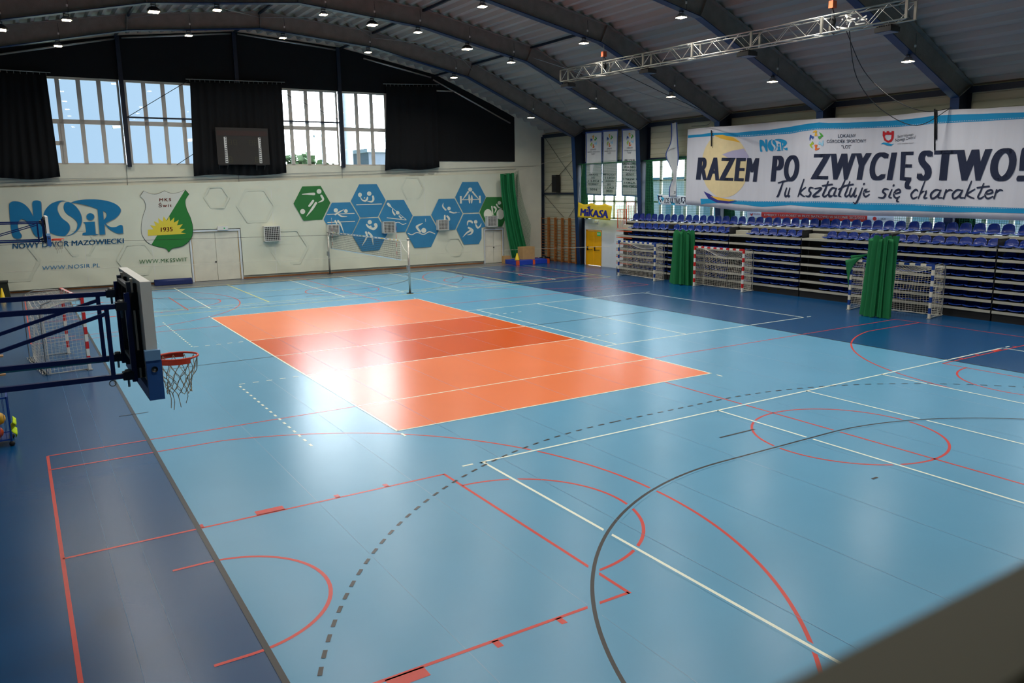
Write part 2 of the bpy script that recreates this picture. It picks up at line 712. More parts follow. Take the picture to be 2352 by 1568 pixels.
# basketball courts across the hall, near and far (mirrored about y = 9)
BX0, BX1, BYC = -6.15, 20.85, -5.22
for fr in (0, 1):
    yc = mir(BYC, fr)
    yt, yb_ = yc + 7.5, yc - 7.5
    hline(red, BX0, BX1, yt, RZ, m_lr)
    hline(red, BX0, BX1, yb_, RZ, m_lr)
    vline(red, BX0, yb_, yt, RZ, m_lr)
    vline(red, BX1, yb_, yt, RZ, m_lr)
    vline(red, (BX0 + BX1) / 2, yb_, yt, RZ, m_lr)
    arc(red, (BX0 + BX1) / 2, yc, 1.8, 0, 360, RZ, m_lr)
    for sx, xb in ((1, BX0), (-1, BX1)):
        def X(d):
            return xb + sx * d
        for sg in (-1, 1):
            hline(red, min(X(0), X(5.8)), max(X(0), X(5.8)), yc + sg * 2.45, RZ, m_lr)
            a, c = sorted((X(0), X(2.99)))
            hline(red, a, c, yc + sg * 6.6, RZ, m_lr)
            hline(red, *sorted((X(1.2), X(1.575))), yc + sg * 1.25, RZ, m_lr)
            for d0, d1, w in ((1.75, 1.8, .12), (2.6, 3.0, .16), (3.85, 3.9, .12), (4.7, 4.75, .12)):
                a, c = sorted((X(d0), X(d1 + .03)))
                ya, yb2 = sorted((yc + sg * 2.45, yc + sg * (2.47 + w)))
                flat(red, a, ya, c, yb2, RZ, m_lr)
        vline(red, X(5.8), yc - 2.475, yc + 2.475, RZ, m_lr)
        base = 0 if sx > 0 else 180
        arc(red, X(5.8), yc, 1.8, base - 90, base + 90, RZ, m_lr)
        arc(red, X(1.575), yc, 1.25, base - 90, base + 90, RZ, m_lr)
        arc(red, X(1.575), yc, 6.75, base - 77.9, base + 77.9, RZ, m_lr)

# tennis lines at the far end
hline(yel, -2.2, 21.65, 19.75, YZ, m_ly)
hline(yel, -2.2, 21.65, 30.72, YZ, m_ly)
vline(yel, 21.65, 19.75, 30.72, YZ, m_ly)
vline(yel, -2.2, 19.75, 30.72, YZ, m_ly)
hline(yel, -2.2, 21.65, 21.12, YZ, m_ly)
hline(yel, -2.2, 21.65, 29.35, YZ, m_ly)
vline(yel, 3.15, 21.12, 29.35, YZ, m_ly, .06)
vline(yel, 16.05, 21.12, 29.35, YZ, m_ly, .06)
hline(yel, 3.15, 16.05, 25.2, YZ, m_ly)

# volleyball courts across the hall: near, middle (to the right of the orange court) and far
VX0 = .52
for y0 in (-11.6, 20.6):
    y1 = y0 + 9
    for tgt, w, z, m in ((whi, .05, WZ, m_lw), (halo, .13, HZ, m_light)):
        if tgt is halo and y0 > 0:
            continue
        hw = min(VX0 + 18, HX1) if tgt is halo else VX0 + 18
        hline(tgt, VX0 - w / 2, hw, y0, z, m, w)
        hline(tgt, VX0 - w / 2, hw, y1, z, m, w)
        for d in (0, 6, 9, 12, 18):
            if tgt is halo and d == 18:
                continue
            vline(tgt, VX0 + d, y0, y1, z, m, w)
hline(whi, VX0 - .42, VX0 - .2, -2.6, WZ, m_lw)
hline(whi, VX0 + 18.2, VX0 + 18.42, -2.6, WZ, m_lw)
hline(whi, 9, VX0 + 18, 4.5, WZ, m_lw)
hline(whi, 9, VX0 + 18, 13.5, WZ, m_lw)
hline(whi, VX0 + 18.2, VX0 + 18.42, 4.5, WZ, m_lw)
hline(whi, VX0 + 18.2, VX0 + 18.42, 13.5, WZ, m_lw)
for x in (VX0 + 9, VX0 + 12, VX0 + 18):
    vline(whi, x, 4.5, 13.5, WZ, m_lw)
# extended attack lines and coach restriction marks beside the orange court
for y in (6, 12):
    hline(whi, -1.75, -.1, y, WZ, m_lw, .05, (.15, .2))
    hline(whi, 9.2, 10.8, y, WZ, m_lw, .05, (.15, .2))
vline(whi, -1.78, .05, 5.9, WZ, m_lw, .05, (.15, .2))
vline(whi, -1.78, 12.1, 17.9, WZ, m_lw, .05, (.15, .2))
for x in (0, 9):
    vline(whi, x, -.4, -.2, WZ, m_lw)
    vline(whi, x, 18.2, 18.4, WZ, m_lw)

# handball lines
vline(blk, HX0, -11, 29, KZ, m_lk, .07)
vline(blk, HX1, -11, 29, KZ, m_lk, .05)
hline(blk, HX0, HX1, -11, KZ, m_lk)
hline(blk, HX0, HX1, 29, KZ, m_lk)
hline(blk, HX0, -.02, 9, KZ, m_lk, .04)
hline(blk, 9.02, HX1, 9, KZ, m_lk, .04)
hline(blk, HX0 - .3, HX0 + .3, 4.5, KZ, m_lk, .04)
cx = (HX0 + HX1) / 2
for fr in (0, 1):
    gy = mir(-11, fr)
    sg = -1 if fr else 1
    arc(blk, cx - 1.5, gy, 6, 90 * sg, 180 * sg, KZ, m_lk)
    arc(blk, cx + 1.5, gy, 6, 90 * sg, 0, KZ, m_lk)
    hline(blk, cx - 1.5, cx + 1.5, gy + sg * 6, KZ, m_lk)
    arc(blk, cx - 1.5, gy, 9, 90 * sg, 168 * sg, KZ, m_lk, .05, (.15, .15))
    arc(blk, cx + 1.5, gy, 9, 90 * sg, 12 * sg, KZ, m_lk, .05, (.15, .15))
    hline(blk, cx - 1.5, cx + 1.5, gy + sg * 9, KZ, m_lk, .05, (.15, .15))
    hline(blk, cx - .5, cx + .5, gy + sg * 7, KZ, m_lk)
    hline(blk, cx - .075, cx + .075, gy + sg * 4, KZ, m_lk)
gy = -11
arc(halo, cx - 1.5, gy, 6, 90, 180, .0046, m_light, .15)
arc(halo, cx + 1.5, gy, 6, 90, 0, .0046, m_light, .15)
hline(halo, cx - 1.5, cx + 1.5, gy + 6, .0046, m_light, .15)
struct('red_basketball_lines', red, floor)
struct('yellow_tennis_lines', yel, floor)
struct('light_blue_line_gaps', halo, floor)
struct('white_volleyball_lines', whi, floor)
struct('black_handball_lines', blk, floor)
b = MB()
flat(b, 0, 0, 9, 6, OZ, m_org_l)
flat(b, 0, 12, 9, 18, OZ, m_org_l)
flat(b, 0, 6, 9, 12, OZ, m_org_d)
struct('orange_volleyball_court', b, floor)
b = MB()
for x in (0, 9):
    vline(b, x, -.025, 18.025, OW, m_lw)
for y in (0, 6, 9, 12, 18):
    hline(b, 0, 9, y, OW, m_lw)
hline(b, 0, 9, BYC + 7.5, OW, m_lw, .045)
struct('white_lines_on_orange_court', b, floor)
# seams of the floor sheets
b = MB()
for x in (-5.6, -5.2, -2.6, -.95, .9, 2.7, 4.5, 6.3, 8.1, 9.9, 11.7, 13.5):
    vline(b, x, -18, 30, .0062 if 0 < x < 9 else .0026, mat('floor_seam', (120, 160, 190), .4) if x > HX0 else mat('floor_seam_dark', (60, 110, 150), .4), .006)
struct('floor_sheet_seams', b, floor)

# ================================================================== ROOF
XC = 5.1
BOT = [(-14.3, 7.7), (-6.5, 10.85), (-.9, 12.1), (5.1, 12.73), (10.95, 12.3), (16.67, 11.17), (24.15, 8.02)]
TOP = [(-15.1, 8.1), (-6.8, 11.65), (-.8, 12.82), (5.1, 13.5), (11, 13.1), (17.05, 11.93), (21.1, 10.27), (25.4, 8.36)]


def interp(P, x):
    for (a, za), (c, zc) in zip(P, P[1:]):
        if x <= c:
            return za + (zc - za) * (x - a) / (c - a)
    (a, za), (c, zc) = P[-2:]
    return za + (zc - za) * (x - a) / (c - a)


pts = []
x = XL - .1
PIT = .55
while x < 25.5:
    for d, h in ((0, .04), (.13, .04), (.2, .2), (.47, .2)):
        pts.append((x + d, interp(TOP, x + d) + h))
    x += PIT
b = MB()
vs = [(x, y, z) for x, z in pts for y in (YN, YF)]
b.add(vs, [(2 * i, 2 * i + 2, 2 * i + 3, 2 * i + 1) for i in range(len(pts) - 1)], m_deck)
vs = [(x, y, z + .25) for x, z in ((p[0], interp(TOP, p[0])) for p in pts[::8] + [pts[-1]]) for y in (YN, YF)]
b.add(vs, [(2 * i, 2 * i + 1, 2 * i + 3, 2 * i + 2) for i in range(len(vs) // 2 - 1)], m_deck)
struct('ceiling', b)

BEAM_Y = [26.7, 20.6, 14.6, 8.6, 2.7, -3.3, -9.3, -15.3]
for y in BEAM_Y:
    bo = thing('roof_beam', '', '', (XC, y, 12.7))
    del bo['label'], bo['category']
    bo['kind'] = 'structure'
    b = MB()
    tops = sorted(set([p[0] for p in BOT] + [p[0] for p in TOP if -14.2 < p[0] < 24]))
    xs = tops
    bl = [(x, interp(BOT, x)) for x in xs]
    tl = [(x, interp(TOP, x)) for x in xs]
    bl.append((24.15, 8.02))
    tl.append((25.0, interp(TOP, 25.0)))
    bl.insert(0, (-14.3, 7.7))
    tl.insert(0, (-15, interp(TOP, -15)))
    n = len(bl)
    for t in (-.012, .012):
        vs = [(x, y + t, z) for x, z in bl] + [(x, y + t, z) for x, z in tl]
        b.add(vs, [(i, i + 1, n + i + 1, n + i) if t < 0 else (i, n + i, n + i + 1, i + 1) for i in range(n - 1)], m_spray)
    b.build('web', bo, kind='structure')
    b = MB()
    for (x0, z0), (x1, z1) in zip(BOT, BOT[1:]):
        b.bar((x0, y, z0), (x1, y, z1), .34, .03, m_blue)
    b.build('bottom_flange', bo, kind='structure')
    b = MB()
    for (x0, z0), (x1, z1) in zip(TOP, TOP[1:]):
        b.bar((x0, y, z0), (x1, y, z1), .34, .03, m_spray)
    b.build('top_flange', bo, kind='structure')
    for (x0, z0), (x1, z1) in (((-.9, 12.1), (-.85, 12.8)), ((16.67, 11.17), (17.02, 11.93)), ((10.95, 12.3), (11, 13.1)) if y < -99 else ((5.1, 12.73), (5.1, 13.48)), ((24.15, 8.04), (25.0, 8.5)), ((-6.5, 10.85), (-6.75, 11.64))):
        b = MB()
        b.bar((x0, y, z0), (x1, y, z1), .3, .03, m_spray, up=(1, 0, 0))
        b.build('stiffener_plate', bo, kind='structure')

# purlins / wind braces between the first beams
b = MB()
for x in (-6.6, -.8, 5.1, 11, 17):
    for y0, y1 in zip(BEAM_Y, BEAM_Y[1:]):
        if y0 in (26.7, 20.6) or x == 5.1:
            b.bar((x, y0, interp(TOP, x) - .06), (x, y1, interp(TOP, x) - .06), .1, .1, m_navy)
    b.bar((x, 26.7, interp(TOP, x) - .1), (x, 31.9, interp(TOP, x) - .1), .1, .1, m_navy)
struct('trim_1', b)
b = MB()
for x0, x1 in ((-.8, 5.1), (5.1, 11), (11, 17)):
    for a, c in ((x0, x1), (x1, x0)):
        b.tube([(a, 26.6, interp(BOT, a) + .5), (c, 20.7, interp(BOT, c) + .5)], .015, m_steel, 4)
b.tube([(17, 20.5, 11.4), (24.6, 14.7, 8.2)], .012, m_steel, 4)
b.tube([(24.6, 26.6, 8.6), (17.2, 20.8, 11.5)], .012, m_steel, 4)
struct('trim_2', b)
# eaves strip along the right wall
struct('trim_3', MB().box((24.86, YN, 8.22), (25.0, 31.4, 8.44), m_navy))

# columns on the right (and left) wall
for y in BEAM_Y:
    b = MB()
    for sx, x0, xt, xw, zt in ((1, 24.66, 24.15, 25.0, 8.02), (-1, -14.66, -14.3, -15.0, 7.7)):
        b.bar((x0, y, 0), (xt, y, zt), .34, .03, m_blue, up=(1, 0, 0))
        ztw = 8.46 if sx > 0 else 8.1
        for t in (-.015, .015):
            b.add([(x0, y + t, 0), (xw, y + t, 0), (xw, y + t, ztw), (xt, y + t, zt)], [(0, 1, 2, 3)] if (t > 0) == (sx > 0) else [(3, 2, 1, 0)], m_navy)
        b.bar((xw - sx * .02, y, 0), (xw - sx * .02, y, ztw), .34, .03, m_navy, up=(1, 0, 0))
        struct('column', b)
        b = MB()

# ================================================================== FAR WALL
S_L, S_R = -8.6, 31.86


def slab(mb, s0, s1, z0, z1, m, back=.3, off=0):
    vs = [fw(s, z, o) for o in (off, off - back) for s, z in ((s0, z0), (s1, z0), (s1, z1), (s0, z1))]
    mb.add(vs, [(0, 1, 2, 3), (7, 6, 5, 4), (0, 4, 5, 1), (1, 5, 6, 2), (2, 6, 7, 3), (3, 7, 4, 0)], m)


b = MB()
WZ0, WZ1 = 6.36, 10.62
slab(b, S_L, S_R, 0, WZ0, m_wall)
slab(b, S_L, .1, WZ0, WZ1, m_wall)
slab(b, 23.2, S_R, WZ0, 8.2, m_wall)
vs = []
ss = [S_L + (S_R - S_L) * k / 24 for k in range(25)]
for o in (0, -.3):
    for s in ss:
        p = fw(s, 0)
        lo = WZ1 if s < 23.2 else 8.2
        vs.append(fw(s, min(lo, interp(TOP, p.x) + .1), o))
        vs.append(fw(s, interp(TOP, p.x) + .3, o))
b.add(vs, [(2 * i, 2 * i + 2, 2 * i + 3, 2 * i + 1) for i in range(24)] + [(50 + 2 * i, 50 + 2 * i + 1, 50 + 2 * i + 3, 50 + 2 * i + 2) for i in range(24)], m_wall)
struct('wall_far', b)

# four window bays in the far wall
COLS = [.1, 5.9, 11.66, 17.43, 23.25]
for k in range(4):
    s0, s1 = COLS[k] + .12, COLS[k + 1] - .12
    wo = thing('window_%d' % (k + 1), '', '', tuple(fw((s0 + s1) / 2, WZ0)))
    del wo['label'], wo['category']
    wo['kind'] = 'structure'
    b = MB()
    n = 6
    pit = (s1 - s0) / n
    TR0, TR1 = 8.36, 8.58
    slab(b, s0, s1, WZ0, WZ0 + .07, m_wframe, .1, -.05)
    slab(b, s0, s1, WZ1 - .1, WZ1, m_wframe, .1, -.05)
    slab(b, s0, s1, TR0, TR1, m_wframe, .1, -.05)
    for i in range(n + 1):
        c = s0 + i * pit
        hw = .1
        slab(b, max(c - hw, s0), min(c + hw, s1), WZ0, WZ1, m_wframe, .1, -.05)
    if k == 0:
        slab(b, s0 + 2 * pit, s0 + 3 * pit, 7.3, 7.5, m_wframe, .1, -.05)
        slab(b, s0 + 2.8 * pit, s0 + 2.95 * pit, WZ0, 8.4, m_wframe, .1, -.05)
    b.build('window_frame', wo, kind='structure')
    b = MB()
    slab(b, s0, s1, WZ0, WZ1, m_glass, .006, -.11)
    b.build('pane', wo, kind='structure')
# far wall posts, navy
for k, s in enumerate(COLS[1:4]):
    b = MB()
    for o0, o1 in ((.0, .24),):
        slab(b, s - .1, s + .1, WZ0 - .12, interp(TOP, fw(s, 0).x) - .1, m_navy, .24, .24)
    struct('column', b)
b = MB()
slab(b, 6.0, 11.6, 8.72, 8.8, m_navy, .08, .1)
slab(b, 11.7, 17.4, 8.78, 8.86, m_navy, .08, .1)
b.tube([fw(6.0, 8.75, .12), fw(9.4, 10.9, .12)], .016, m_dkmetal, 4)
b.tube([fw(17.3, 9.0, .12), fw(12.6, 11.0, .12)], .016, m_dkmetal, 4)
b.tube([fw(8.2, 6.35, .12), fw(9.2, 7.0, .12)], .016, m_dkmetal, 4)
b.tube([fw(12.6, 7.2, .12), fw(14.0, 6.36, .12)], .016, m_dkmetal, 4)
struct('trim_4', b)

# black cloth lining of the gable
b = MB()
N = 120
vs = []
for i in range(N + 1):
    s = S_L + (29.28 - S_L) * i / N
    p = fw(s, 0)
    lo = 10.62 if s < 23.3 else 6.66
    o = .05 + .015 * sin(s * 5.1) + .01 * sin(s * 13)
    vs += [fw(s, lo, o), fw(s, max(interp(TOP, p.x) - .05, lo + .1), o)]
b.add(vs, [(2 * i, 2 * i + 2, 2 * i + 3, 2 * i + 1) for i in range(N)], m_black, True)
tag(b.build('blackout_drape'), 'black cloth lining stretched over the gable above the far windows and down their right side', 'drape')
# pale rails above the cloth
for i, ((u0, v0), (u1, v1)) in enumerate((((-60, 133), (268, 88)), ((278, 87), (530, 77)), ((545, 78), (775, 115)), ((835, 134), (990, 178)), ((995, 183), (1172, 283)), ((998, 208), (1045, 210)))):
    b = MB()
    b.tube([far(u0, v0, .12), far(u1, v1, .12)], .05, m_alu, 6)
    lab = ('long pale pipe under the roof edge, leftmost of the gable pipes', 'pale pipe under the roof edge left of the gable ridge', 'pale pipe sloping down just right of the gable ridge',
           'pale pipe on the black gable above the right far window', 'pale pipe on the black gable sloping down to the right corner', 'short level pale pipe above the black drape right of the far window')[i]
    tag(b.build('curtain_pipe'), lab, 'pipe', 'pale pipes along the gable')


def hanging(name, px, label, amp=.06, waves=9, m=m_curt):
    """px: top-left, top-right, bottom-right, bottom-left of a curtain on the far wall"""
    q = [fsz(*p) for p in px]

    def fn(u, v):
        v2 = 1 - v
        s = (q[3][0] + (q[2][0] - q[3][0]) * u) * (1 - v) + (q[0][0] + (q[1][0] - q[0][0]) * u) * v
        z = (q[3][1] + (q[2][1] - q[3][1]) * u) * (1 - v) + (q[0][1] + (q[1][1] - q[0][1]) * u) * v
        o = .32 + amp * sin(u * waves * 2 * pi) * (.4 + .6 * v2) + .03 * sin(u * waves * 5.1 + v * 3)
        if v == 0:
            z += .06 * sin(u * 7)
        return fw(s, z, o)
    b = MB().grid(fn, waves * 8, 8, m, True, .02)
    root = thing(name, label, 'curtain', tuple(fw((q[3][0] + q[2][0]) / 2, q[3][1], .3)), 'black curtains beside the far windows')
    b.build('cloth', root)
    b = MB()
    b.tube([fw(q[0][0] - .2, q[0][1] + .12, .32), fw(q[1][0] + .2, q[1][1] + .12, .32)], .025, m_steel, 6)
    b.build('curtain_rail', root)
    b = MB()
    k = int((q[1][0] - q[0][0]) / .25)
    for i in range(k + 1):
        s = q[0][0] + (q[1][0] - q[0][0]) * i / k
        z = q[0][1] + (q[1][1] - q[0][1]) * i / k
        b.tube([fw(s, z + .1, .32), fw(s, z - .02, .32)], .012, m_steel, 4)
    b.build('hook_row', root)
    return root


hanging('curtain', [(-60, 164), (106, 174), (138, 408), (-60, 412)], 'black curtain at the left edge, left of the left far window', .07, 9)
hanging('curtain', [(434, 189), (643, 195), (655, 399), (443, 405)], 'black curtain between the two far windows, behind the scoreboard', .08, 12)
hanging('curtain', [(883, 199), (997, 200), (1005, 386), (880, 392)], 'narrow black curtain right of the right far window', .05, 6)

# ------------------------------------------------------------------ far doors
def far_door(idx, L, T, R, B, style):
    s0, zt = fsz(L, T)
    s1, _ = fsz(R, T)
    _, z0 = fsz(L, B)
    z0 = 0
    d = thing('door_%d' % idx, '', '', tuple(fw((s0 + s1) / 2, 0)))
    del d['label'], d['category']
    d['kind'] = 'structure'
    b = MB()
    fwid = .1
    mf = m_wallw
    slab(b, s0 - fwid, s0, 0, zt + fwid, mf, .14, .14)
    slab(b, s1, s1 + fwid, 0, zt + fwid, mf, .14, .14)
    slab(b, s0 - fwid, s1 + fwid, zt, zt + fwid, mf, .16, .16)
    mm = m_wood if style == 2 else m_white
    slab(b, s0, s0 + .03, 0, zt, mat('door_edge_brass', (178, 140, 50), .5), .05, .1)
    slab(b, s1 - .03, s1, 0, zt, mat('door_edge_brass', (178, 140, 50), .5), .05, .1)
    slab(b, s0, s1, zt - .03, zt, mat('door_edge_brass', (178, 140, 50), .5), .05, .1)
    b.build('door_frame', d, kind='structure')
    mid = (s0 + s1) / 2
    for a, c in ((s0 + .03, mid - .008), (mid + .008, s1 - .03)):
        b = MB()
        slab(b, a, c, .02, zt - .03, mat('white_door_leaf', (222, 220, 204), .6, noise=.08, scale=2), .05, .08)
        if style == 1:
            pass
        else:
            slab(b, a + .05, c - .05, 1.12, 1.16, m_wframe, .01, .09)
        b.build('door_leaf', d, kind='structure')
    b = MB()
    b.ball(fw(mid - .06 if style == 1 else mid, 1.05, .11), .045, m_dkmetal, 8)
    b.build('door_handle', d, kind='structure')
    return s0, s1, zt


D1 = far_door(1, 437, 533, 546, 646, 1)
D2 = far_door(2, 1112, 529, 1151, 605, 2)
# exit sign over the double door
b = MB()
q = fsz(510, 527)
slab(b, q[0] - .28, q[0] + .28, q[1] - .02, q[1] + .2, m_white, .1, .26)
root = thing('exit_light', 'white emergency light box above the white double doors', 'emergency light', tuple(fw(q[0], q[1] - .02, .2)))
b.build('housing', root)
b = MB()
slab(b, q[0] + .05, q[0] + .12, q[1] + .05, q[1] + .11, m_exit, .01, .27)
b.build('indicator', root, label='small green glowing indicator')

# ------------------------------------------------------------------ the printed wall banner
BOFF = .16
ban = thing('wall_banner', 'long off-white printed banner covering the far wall with logo, crest and sport hexagons', 'banner', tuple(fw(14, .1, BOFF)))
topz = [fsz(u, v) for u, v in ((-80, 434), (0, 431), (270, 426), (550, 417), (800, 409), (1000, 403), (1185, 397))]
botz = [(-6, .14), (8, .12), (D1[0] - .12, .12), (D1[1] + .12, .2), (19, .2), (30, .22)]


def btop(s):
    for (a, za), (c, zc) in zip(topz, topz[1:]):
        if s <= c:
            return za + (zc - za) * (s - a) / (c - a)
    return topz[-1][1]


def bdisp(s, z):
    return .02 * sin(s * 1.9 + z * .9) + .012 * sin(s * 5.3 - z * 1.7) + .012 * sin(s * 3.1 + z * 4.2) * max(0, 1.6 - z) + .01 * sin(z * 6 + s * .7) * max(0, 1.2 - z)


b = MB()


def sheet(s0, s1, zb, zt_fn, nz=24):
    nu = max(2, int((s1 - s0) / .25))

    def fn(u, v):
        s = s0 + (s1 - s0) * u
        zt_ = zt_fn(s)
        z = zb + (zt_ - zb) * v
        return fw(s, z, BOFF + bdisp(s, z))
    b.grid(fn, nu, nz, m_ban)


sheet(-6, D1[0] - .14, .14, btop)
sheet(D1[0] - .14, D1[1] + .14, D1[2] + .14, btop, 12)
sheet(D1[1] + .14, D2[0] - .14, .2, btop)
sheet(D2[0] - .14, D2[1] + .14, D2[2] + .14, btop, 12)
sheet(D2[1] + .14, 29.3, .2, btop)
b.build('cloth', ban)
for s in (3.4, 6.6, 9.9, 13.1, 16.2, 19.4, 22.6, 25.8):
    if D1[0] - .2 < s < D1[1] + .2:
        continue
    b = MB()
    b.add([fw(s + d, z, BOFF + bdisp(s, z) + .004) for z in [.2 + k * .4 for k in range(int(btop(s) / .4))] for d in (-.015, .015)], [(2 * i, 2 * i + 1, 2 * i + 3, 2 * i + 2) for i in range(int(btop(s) / .4) - 1)], mat('banner_seam', (222, 224, 216), .7))
    b.build('seam_tape', ban)


def pf(off=0):
    """photo pixel -> point on the (slightly waving) banner"""
    def f(u, v):
        s, z = fsz(u, v, BOFF)
        return fw(s, z, BOFF + .035 + off)
    return f


def subdiv(mb, maxlen=.3):
    return mb


def zf(x0, y0, sc):
    """pixel of an enlarged crop -> photo pixel -> banner"""
    def mk(off=0):
        g = pf(off)
        return lambda x, y: g(x0 + x / sc, y0 + y / sc)
    return mk


b = MB()
m_faint = mat('banner_faint_honeycomb', (213, 217, 199), .8)
for s_, z_, r_ in ((-3.2, 4.2, .9), (.2, 1.6, 1.2), (3.2, 2.4, .8), (5.8, 1.4, 1.0), (12.2, 4.1, 1.1), (10.1, 4.6, .7), (13.9, 1.7, 1.2), (21.8, 5.0, .8), (24.6, 1.2, .7)):
    vs_ = []
    for k in range(7):
        a_ = k * pi / 3
        for q_ in (.86, 1):
            ss_, zz_ = s_ + r_ * q_ * cos(a_), z_ + r_ * q_ * sin(a_)
            vs_.append(fw(ss_, max(zz_, .2), BOFF + .026))
    b.add(vs_, [(2 * k, 2 * k + 1, 2 * k + 3, 2 * k + 2) for k in range(6)], m_faint)
b.build('faint_honeycomb', ban, kind='stuff')

# logo lettering
NOSIR = {
    'n': ([(90, 260), (105, 210), (150, 183), (220, 180), (300, 195), (380, 240), (450, 310), (500, 390), (540, 465, 1), (530, 340), (519, 220), (540, 175), (600, 162), (660, 175), (685, 215), (695, 400), (705, 600), (712, 800), (690, 840), (640, 852), (590, 830), (540, 770), (500, 680), (455, 600), (400, 540), (320, 510), (265, 560), (250, 640), (280, 740), (318, 800), (320, 840), (290, 870), (240, 876), (180, 855), (145, 800), (120, 650), (98, 430)], []),
    'o_left': ([(1190, 188, 1), (1090, 165), (1000, 175), (880, 220), (790, 300), (735, 400), (728, 520), (760, 640), (840, 750), (950, 805), (1050, 826), (1130, 825, 1), (1180, 770), (1218, 700), (1210, 620), (1160, 560), (1080, 500), (1020, 420), (987, 330), (1000, 250), (1050, 190), (1120, 176)], []),
    'o_right': ([(1190, 190, 1), (1250, 212), (1330, 275), (1400, 370), (1440, 480), (1435, 590), (1380, 700), (1290, 780), (1200, 818), (1132, 826, 1), (1210, 806), (1290, 762), (1345, 690), (1363, 610), (1340, 545), (1270, 482), (1180, 430), (1120, 360), (1102, 290), (1120, 220), (1150, 197)], []),
    'i_dot': ([(1600 + 72 * cos(k * pi / 8), 466 + 66 * sin(k * pi / 8)) for k in range(16)], []),
    'i_stem': ([(1462, 570, 1), (1680, 555, 1), (1700, 785, 1), (1755, 795, 1), (1750, 803, 1), (1480, 812), (1458, 790), (1468, 765), (1522, 755, 1), (1508, 620), (1495, 590)], []),
    'r': ([(1235, 203, 1), (1330, 170), (1450, 150), (1600, 142), (1780, 150), (1950, 182), (2070, 230), (2150, 300), (2166, 365), (2130, 435), (2060, 500), (1960, 550), (1885, 590, 1), (1925, 632), (2000, 660), (2080, 655), (2140, 625), (2180, 620), (2203, 650), (2210, 775, 1), (2120, 780), (2050, 755), (1960, 700), (1900, 640), (1863, 603, 1), (1877, 795, 1), (1775, 800, 1), (1735, 325, 1), (1600, 275), (1450, 235), (1330, 213)], [[(1835, 362, 1), (1880, 375), (1905, 425), (1890, 480), (1850, 525, 1)]]),
}


def put_nosir(mb, to3, m):
    for k, (o, hs) in NOSIR.items():
        mb.poly([smooth(o, 5)] + [smooth(h, 4) for h in hs], m, to3)


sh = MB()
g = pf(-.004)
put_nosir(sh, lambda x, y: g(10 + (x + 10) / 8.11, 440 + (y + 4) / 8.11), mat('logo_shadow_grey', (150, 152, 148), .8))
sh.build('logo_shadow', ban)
b = MB()
put_nosir(b, zf(10, 440, 8.11)(0), m_teal)
b.build('logo', ban, label='large teal NOSiR logo')
b = MB()
L = zf(0, 380, 3.733)
put_text(b, 'NOWY DWÓR MAZOWIECKI', [(107, 655), (1062, 612), (1062, 665), (107, 714)], m_txtblue, L(0), bold=.03)
put_text(b, 'WWW.NOSIR.PL', [(362, 862), (857, 838), (857, 870), (362, 896)], m_txtblue, L(0), space=1.1)
b.build('blue_lettering', ban)
b = MB()
t_, _f2 = text2d('WWW.MKSSWIT', 0, 0, 1.1)
put_text(b, 'WWW.MKSSWIT', [(1193, 808), (1606, 788), (1606, 820), (1193, 844)], m_txtgreen, L(0), space=1.1)
b.build('green_lettering', ban)

SH = [(1197, 262, 1), (1230, 215, 1), (1285, 240), (1345, 243), (1410, 215, 1), (1470, 238), (1530, 230), (1588, 207, 1), (1622, 245, 1), (1590, 300), (1600, 370), (1635, 450), (1655, 540), (1640, 625), (1570, 690), (1480, 712), (1447, 745, 1), (1418, 712), (1340, 696), (1265, 662), (1218, 600), (1208, 530), (1222, 440), (1247, 360), (1235, 300)]
cr = smooth(SH, 6)
cx_ = sum(p[0] for p in cr) / len(cr)
cy_ = sum(p[1] for p in cr) / len(cr)


def clipdoor(P):
    return P


b = MB()
b.poly([cr], mat('crest_outline', (40, 44, 44), .7), L(.0))
b.build('crest_outline', ban)
inner = [(cx_ + (p[0] - cx_) * .985, cy_ + (p[1] - cy_) * .987) for p in cr]
b = MB()
b.poly([inner], m_crestw, L(.006))
b.build('crest_field', ban, label='white shield of the crest')
GR = [p for p in inner]


def clip_half(P, a, c):
    """keep the part of polygon P to the right of the line a -> c"""
    out = []

    def sd(p):
        return (c[0] - a[0]) * (p[1] - a[1]) - (c[1] - a[1]) * (p[0] - a[0])
    for i in range(len(P)):
        p, q = P[i], P[(i + 1) % len(P)]
        sp_, sq = sd(p), sd(q)
        if sp_ <= 0:
            out.append(p)
        if (sp_ < 0) != (sq < 0) and abs(sp_ - sq) > 1e-9:
            t = sp_ / (sp_ - sq)
            out.append((p[0] + (q[0] - p[0]) * t, p[1] + (q[1] - p[1]) * t))
    return out


b = MB()
b.poly([clip_half(inner, (1588, 207), (1293, 685))[::1]], m_crestg, L(.011))
b.build('crest_green_half', ban, label='green half of the crest')
rays = [(1267, 550), (1285, 510), (1318, 477), (1355, 450), (1402, 435), (1450, 435), (1493, 445), (1532, 465), (1565, 503), (1587, 543), (1595, 584)]
sunp = [(1267, 603)]
cxs, cys = 1430, 600
for i, (x, y) in enumerate(rays):
    sunp.append((x, y))
    if i < len(rays) - 1:
        nx, ny = rays[i + 1]
        mx_, my_ = (x + nx) / 2 + (4 if i < 5 else -4), (y + ny) / 2
        sunp.append((mx_ + (cxs - mx_) * .24, my_ + (cys - my_) * .24))
b = MB()
b.poly([sunp], m_sun, L(.016))
b.build('crest_sun', ban, label='yellow rising sun of the crest')
b = MB()
put_text(b, 'MKS', [(1365, 281), (1467, 279), (1467, 305), (1365, 308)], m_brown, L(.02), bold=.02, space=1.25)
b.build('crest_lettering', ban)
b = MB()
put_text(b, 'Świt', [(1358, 316), (1472, 320), (1472, 354), (1358, 358)], m_brown, L(.02), bold=.02, space=1.25)
b.build('crest_lettering', ban)
b = MB()
